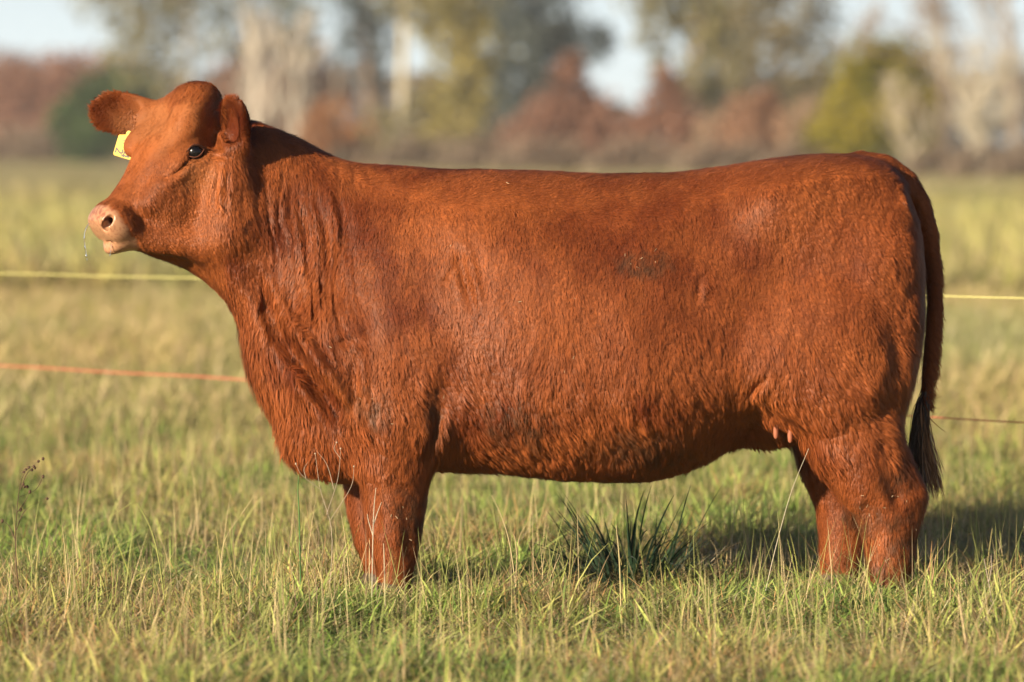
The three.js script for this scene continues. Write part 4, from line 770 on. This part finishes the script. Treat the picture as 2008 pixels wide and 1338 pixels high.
function weed(name, label, cat, px, py, z, lines, c, opts = {}) {          // lines: pixel polylines at depth z
  const root = base(name, P(px, py, z)), out = { pos: [], col: [], idx: [] }, rel = (q, dz) => P(q[0], q[1], z + dz).sub(root.position);
  root.position.y = 0; lines.forEach((l) => { const dz = rr(-.03, .03), pts = l.map((q, i) => rel(q, dz * i / l.length)); if (l.root) pts[0].y = 0; stem(out, pts, opts.r ?? .0016, jitter(c.map((q) => q * .82), .15)); });
  part('stem', geom(out.pos, out.idx, out.col), stalkMat, root);
  if (opts.heads) { const h = []; for (const [x, y, s] of opts.heads) { const p = rel([x, y], rr(-.02, .02)), g = new THREE.SphereGeometry(.0045 * (s ?? 1), 7, 5); g.scale(1, rr(.8, 1.4), 1); g.translate(p.x, p.y, p.z); h.push(g); } part('seed_head', mergeGeometries(h), barkMat(opts.headColor ?? [.10, .06, .035]), root).userData.kind = 'stuff'; }
  tag(root, label, cat); return root;
}
const L = (...p) => { p.root = 1; return p; };
weed('dry_weed', 'dark dead weed stalk with small seed heads near the left edge', 'weed', 40, 1170, .35, [L([42, 1175], [30, 1080], [32, 1010], [46, 930], [75, 905]), [[31, 1040], [50, 1000], [92, 978]], [[33, 1005], [48, 985], [58, 965]], [[40, 960], [52, 930], [66, 915]], [[30, 1060], [16, 1030], [4, 1022]], [[38, 975], [70, 960], [84, 935]]], [.13, .075, .045], { r: .0018, heads: [[50, 921], [56, 917], [62, 922], [68, 918], [75, 905], [84, 900], [46, 926], [58, 965], [45, 950], [84, 935], [92, 978], [53, 955], [40, 1000], [66, 915], [4, 1022], [48, 955]] });
weed('dry_weed', 'pale grey branching weed standing in front of the brisket', 'weed', 640, 1130, .45, [L([640, 1140], [650, 1040], [628, 960], [618, 890]), [[640, 1010], [662, 940], [668, 880]], [[628, 960], [590, 930], [580, 910]], [[648, 1020], [690, 950], [694, 915]], [[655, 960], [640, 910], [620, 884]], [[668, 900], [655, 880], [660, 868]], [[600, 938], [596, 920], [604, 906]]], [.50, .40, .30], { r: .0012, heads: [[618, 890, .6], [668, 880, .6], [580, 910, .6], [694, 915, .6], [660, 868, .6]], headColor: [.42, .33, .24] });
weed('dry_weed', 'tangled brown weed stems left of the near front leg', 'weed', 610, 1180, .75, [L([610, 1190], [600, 1100], [580, 1040], [575, 1000]), L([640, 1190], [632, 1090], [648, 1030]), L([590, 1190], [570, 1110], [566, 1060], [584, 1010]), [[605, 1110], [625, 1060], [620, 1020]], L([655, 1195], [660, 1110], [676, 1060]), L([625, 1190], [616, 1120], [600, 1070], [612, 1035])], [.30, .21, .14], { r: .0013 });
weed('dry_stalk', 'white straw stalk standing in front of the near front leg', 'stalk', 735, 1120, .55, [L([728, 1130], [731, 1060], [733, 1000], [737, 957]), [[732, 1030], [742, 1000], [748, 985]], [[731, 1050], [722, 1020], [720, 1008]]], [.62, .55, .42], { r: .0017 });
weed('dry_stalk', 'short broken straw beside the hoof of the near front leg', 'stalk', 757, 1130, .6, [L([756, 1150], [753, 1090], [752, 1066])], [.58, .48, .32], { r: .0022 });
weed('dry_stalk', 'thin straw stalk leaning right under the udder', 'stalk', 1500, 1190, .3, [L([1490, 1195], [1520, 1080], [1552, 965], [1586, 880])], [.66, .58, .44], { r: .0015 });
weed('dry_stalk', 'pale straw standing upright in front of the dark grass tuft', 'stalk', 1218, 1160, .5, [L([1219, 1165], [1214, 1090], [1208, 1030])], [.62, .52, .26], { r: .0026 });
weed('dry_stalk', 'bent straw leaning over between the front leg and the dark tuft', 'stalk', 1010, 1150, .3, [L([1018, 1160], [998, 1060], [980, 1005], [964, 972])], [.62, .50, .28], { r: .002 });
weed('dry_stalk', 'forked straw left of the dark grass tuft', 'stalk', 1015, 1170, .5, [L([1010, 1175], [1014, 1090], [1020, 1050], [1036, 1024]), [[1014, 1090], [1008, 1050], [1000, 1040]]], [.60, .45, .25], { r: .0019 });
weed('dry_stalk', 'reddish straw standing right of the near hind leg', 'stalk', 1829, 1180, .5, [L([1826, 1195], [1830, 1130], [1836, 1088])], [.58, .38, .20], { r: .002 });
weed('dry_stalk', 'grey stalk leaning at the far right of the foreground', 'stalk', 1945, 1220, .7, [L([1950, 1230], [1942, 1160], [1930, 1096]), [[1940, 1140], [1945, 1110], [1944, 1090]]], [.50, .40, .34], { r: .002 });
weed('dry_stalk', 'tall pale seed stalk blurred in the right foreground', 'stalk', 1890, 1338, 1.35, [L([1900, 1345], [1896, 1270], [1885, 1200], [1880, 1165])], [.60, .46, .26], { r: .0042 });
weed('tall_grass', 'single upright green blade left of the brisket', 'grass blade', 588, 1070, .2, [L([590, 1090], [586, 1000], [584, 960], [586, 930])], [.10, .24, .06], { r: .0026 });
weed('tall_grass', 'long folded yellow green blade bent to a point in the left foreground', 'grass blade', 325, 1090, .6, [L([330, 1110], [300, 1050], [268, 988], [262, 984]), [[262, 984], [230, 1005], [188, 1030]]], [.34, .36, .10], { r: .0024 });
weed('tall_grass', 'long straw and green blade leaning right in the left foreground', 'grass blade', 430, 1110, .5, [L([428, 1120], [440, 1062], [474, 1008]), [[474, 1008], [488, 988], [500, 970]]], [.55, .45, .22], { r: .0022 });
renderer.render(scene, camera);
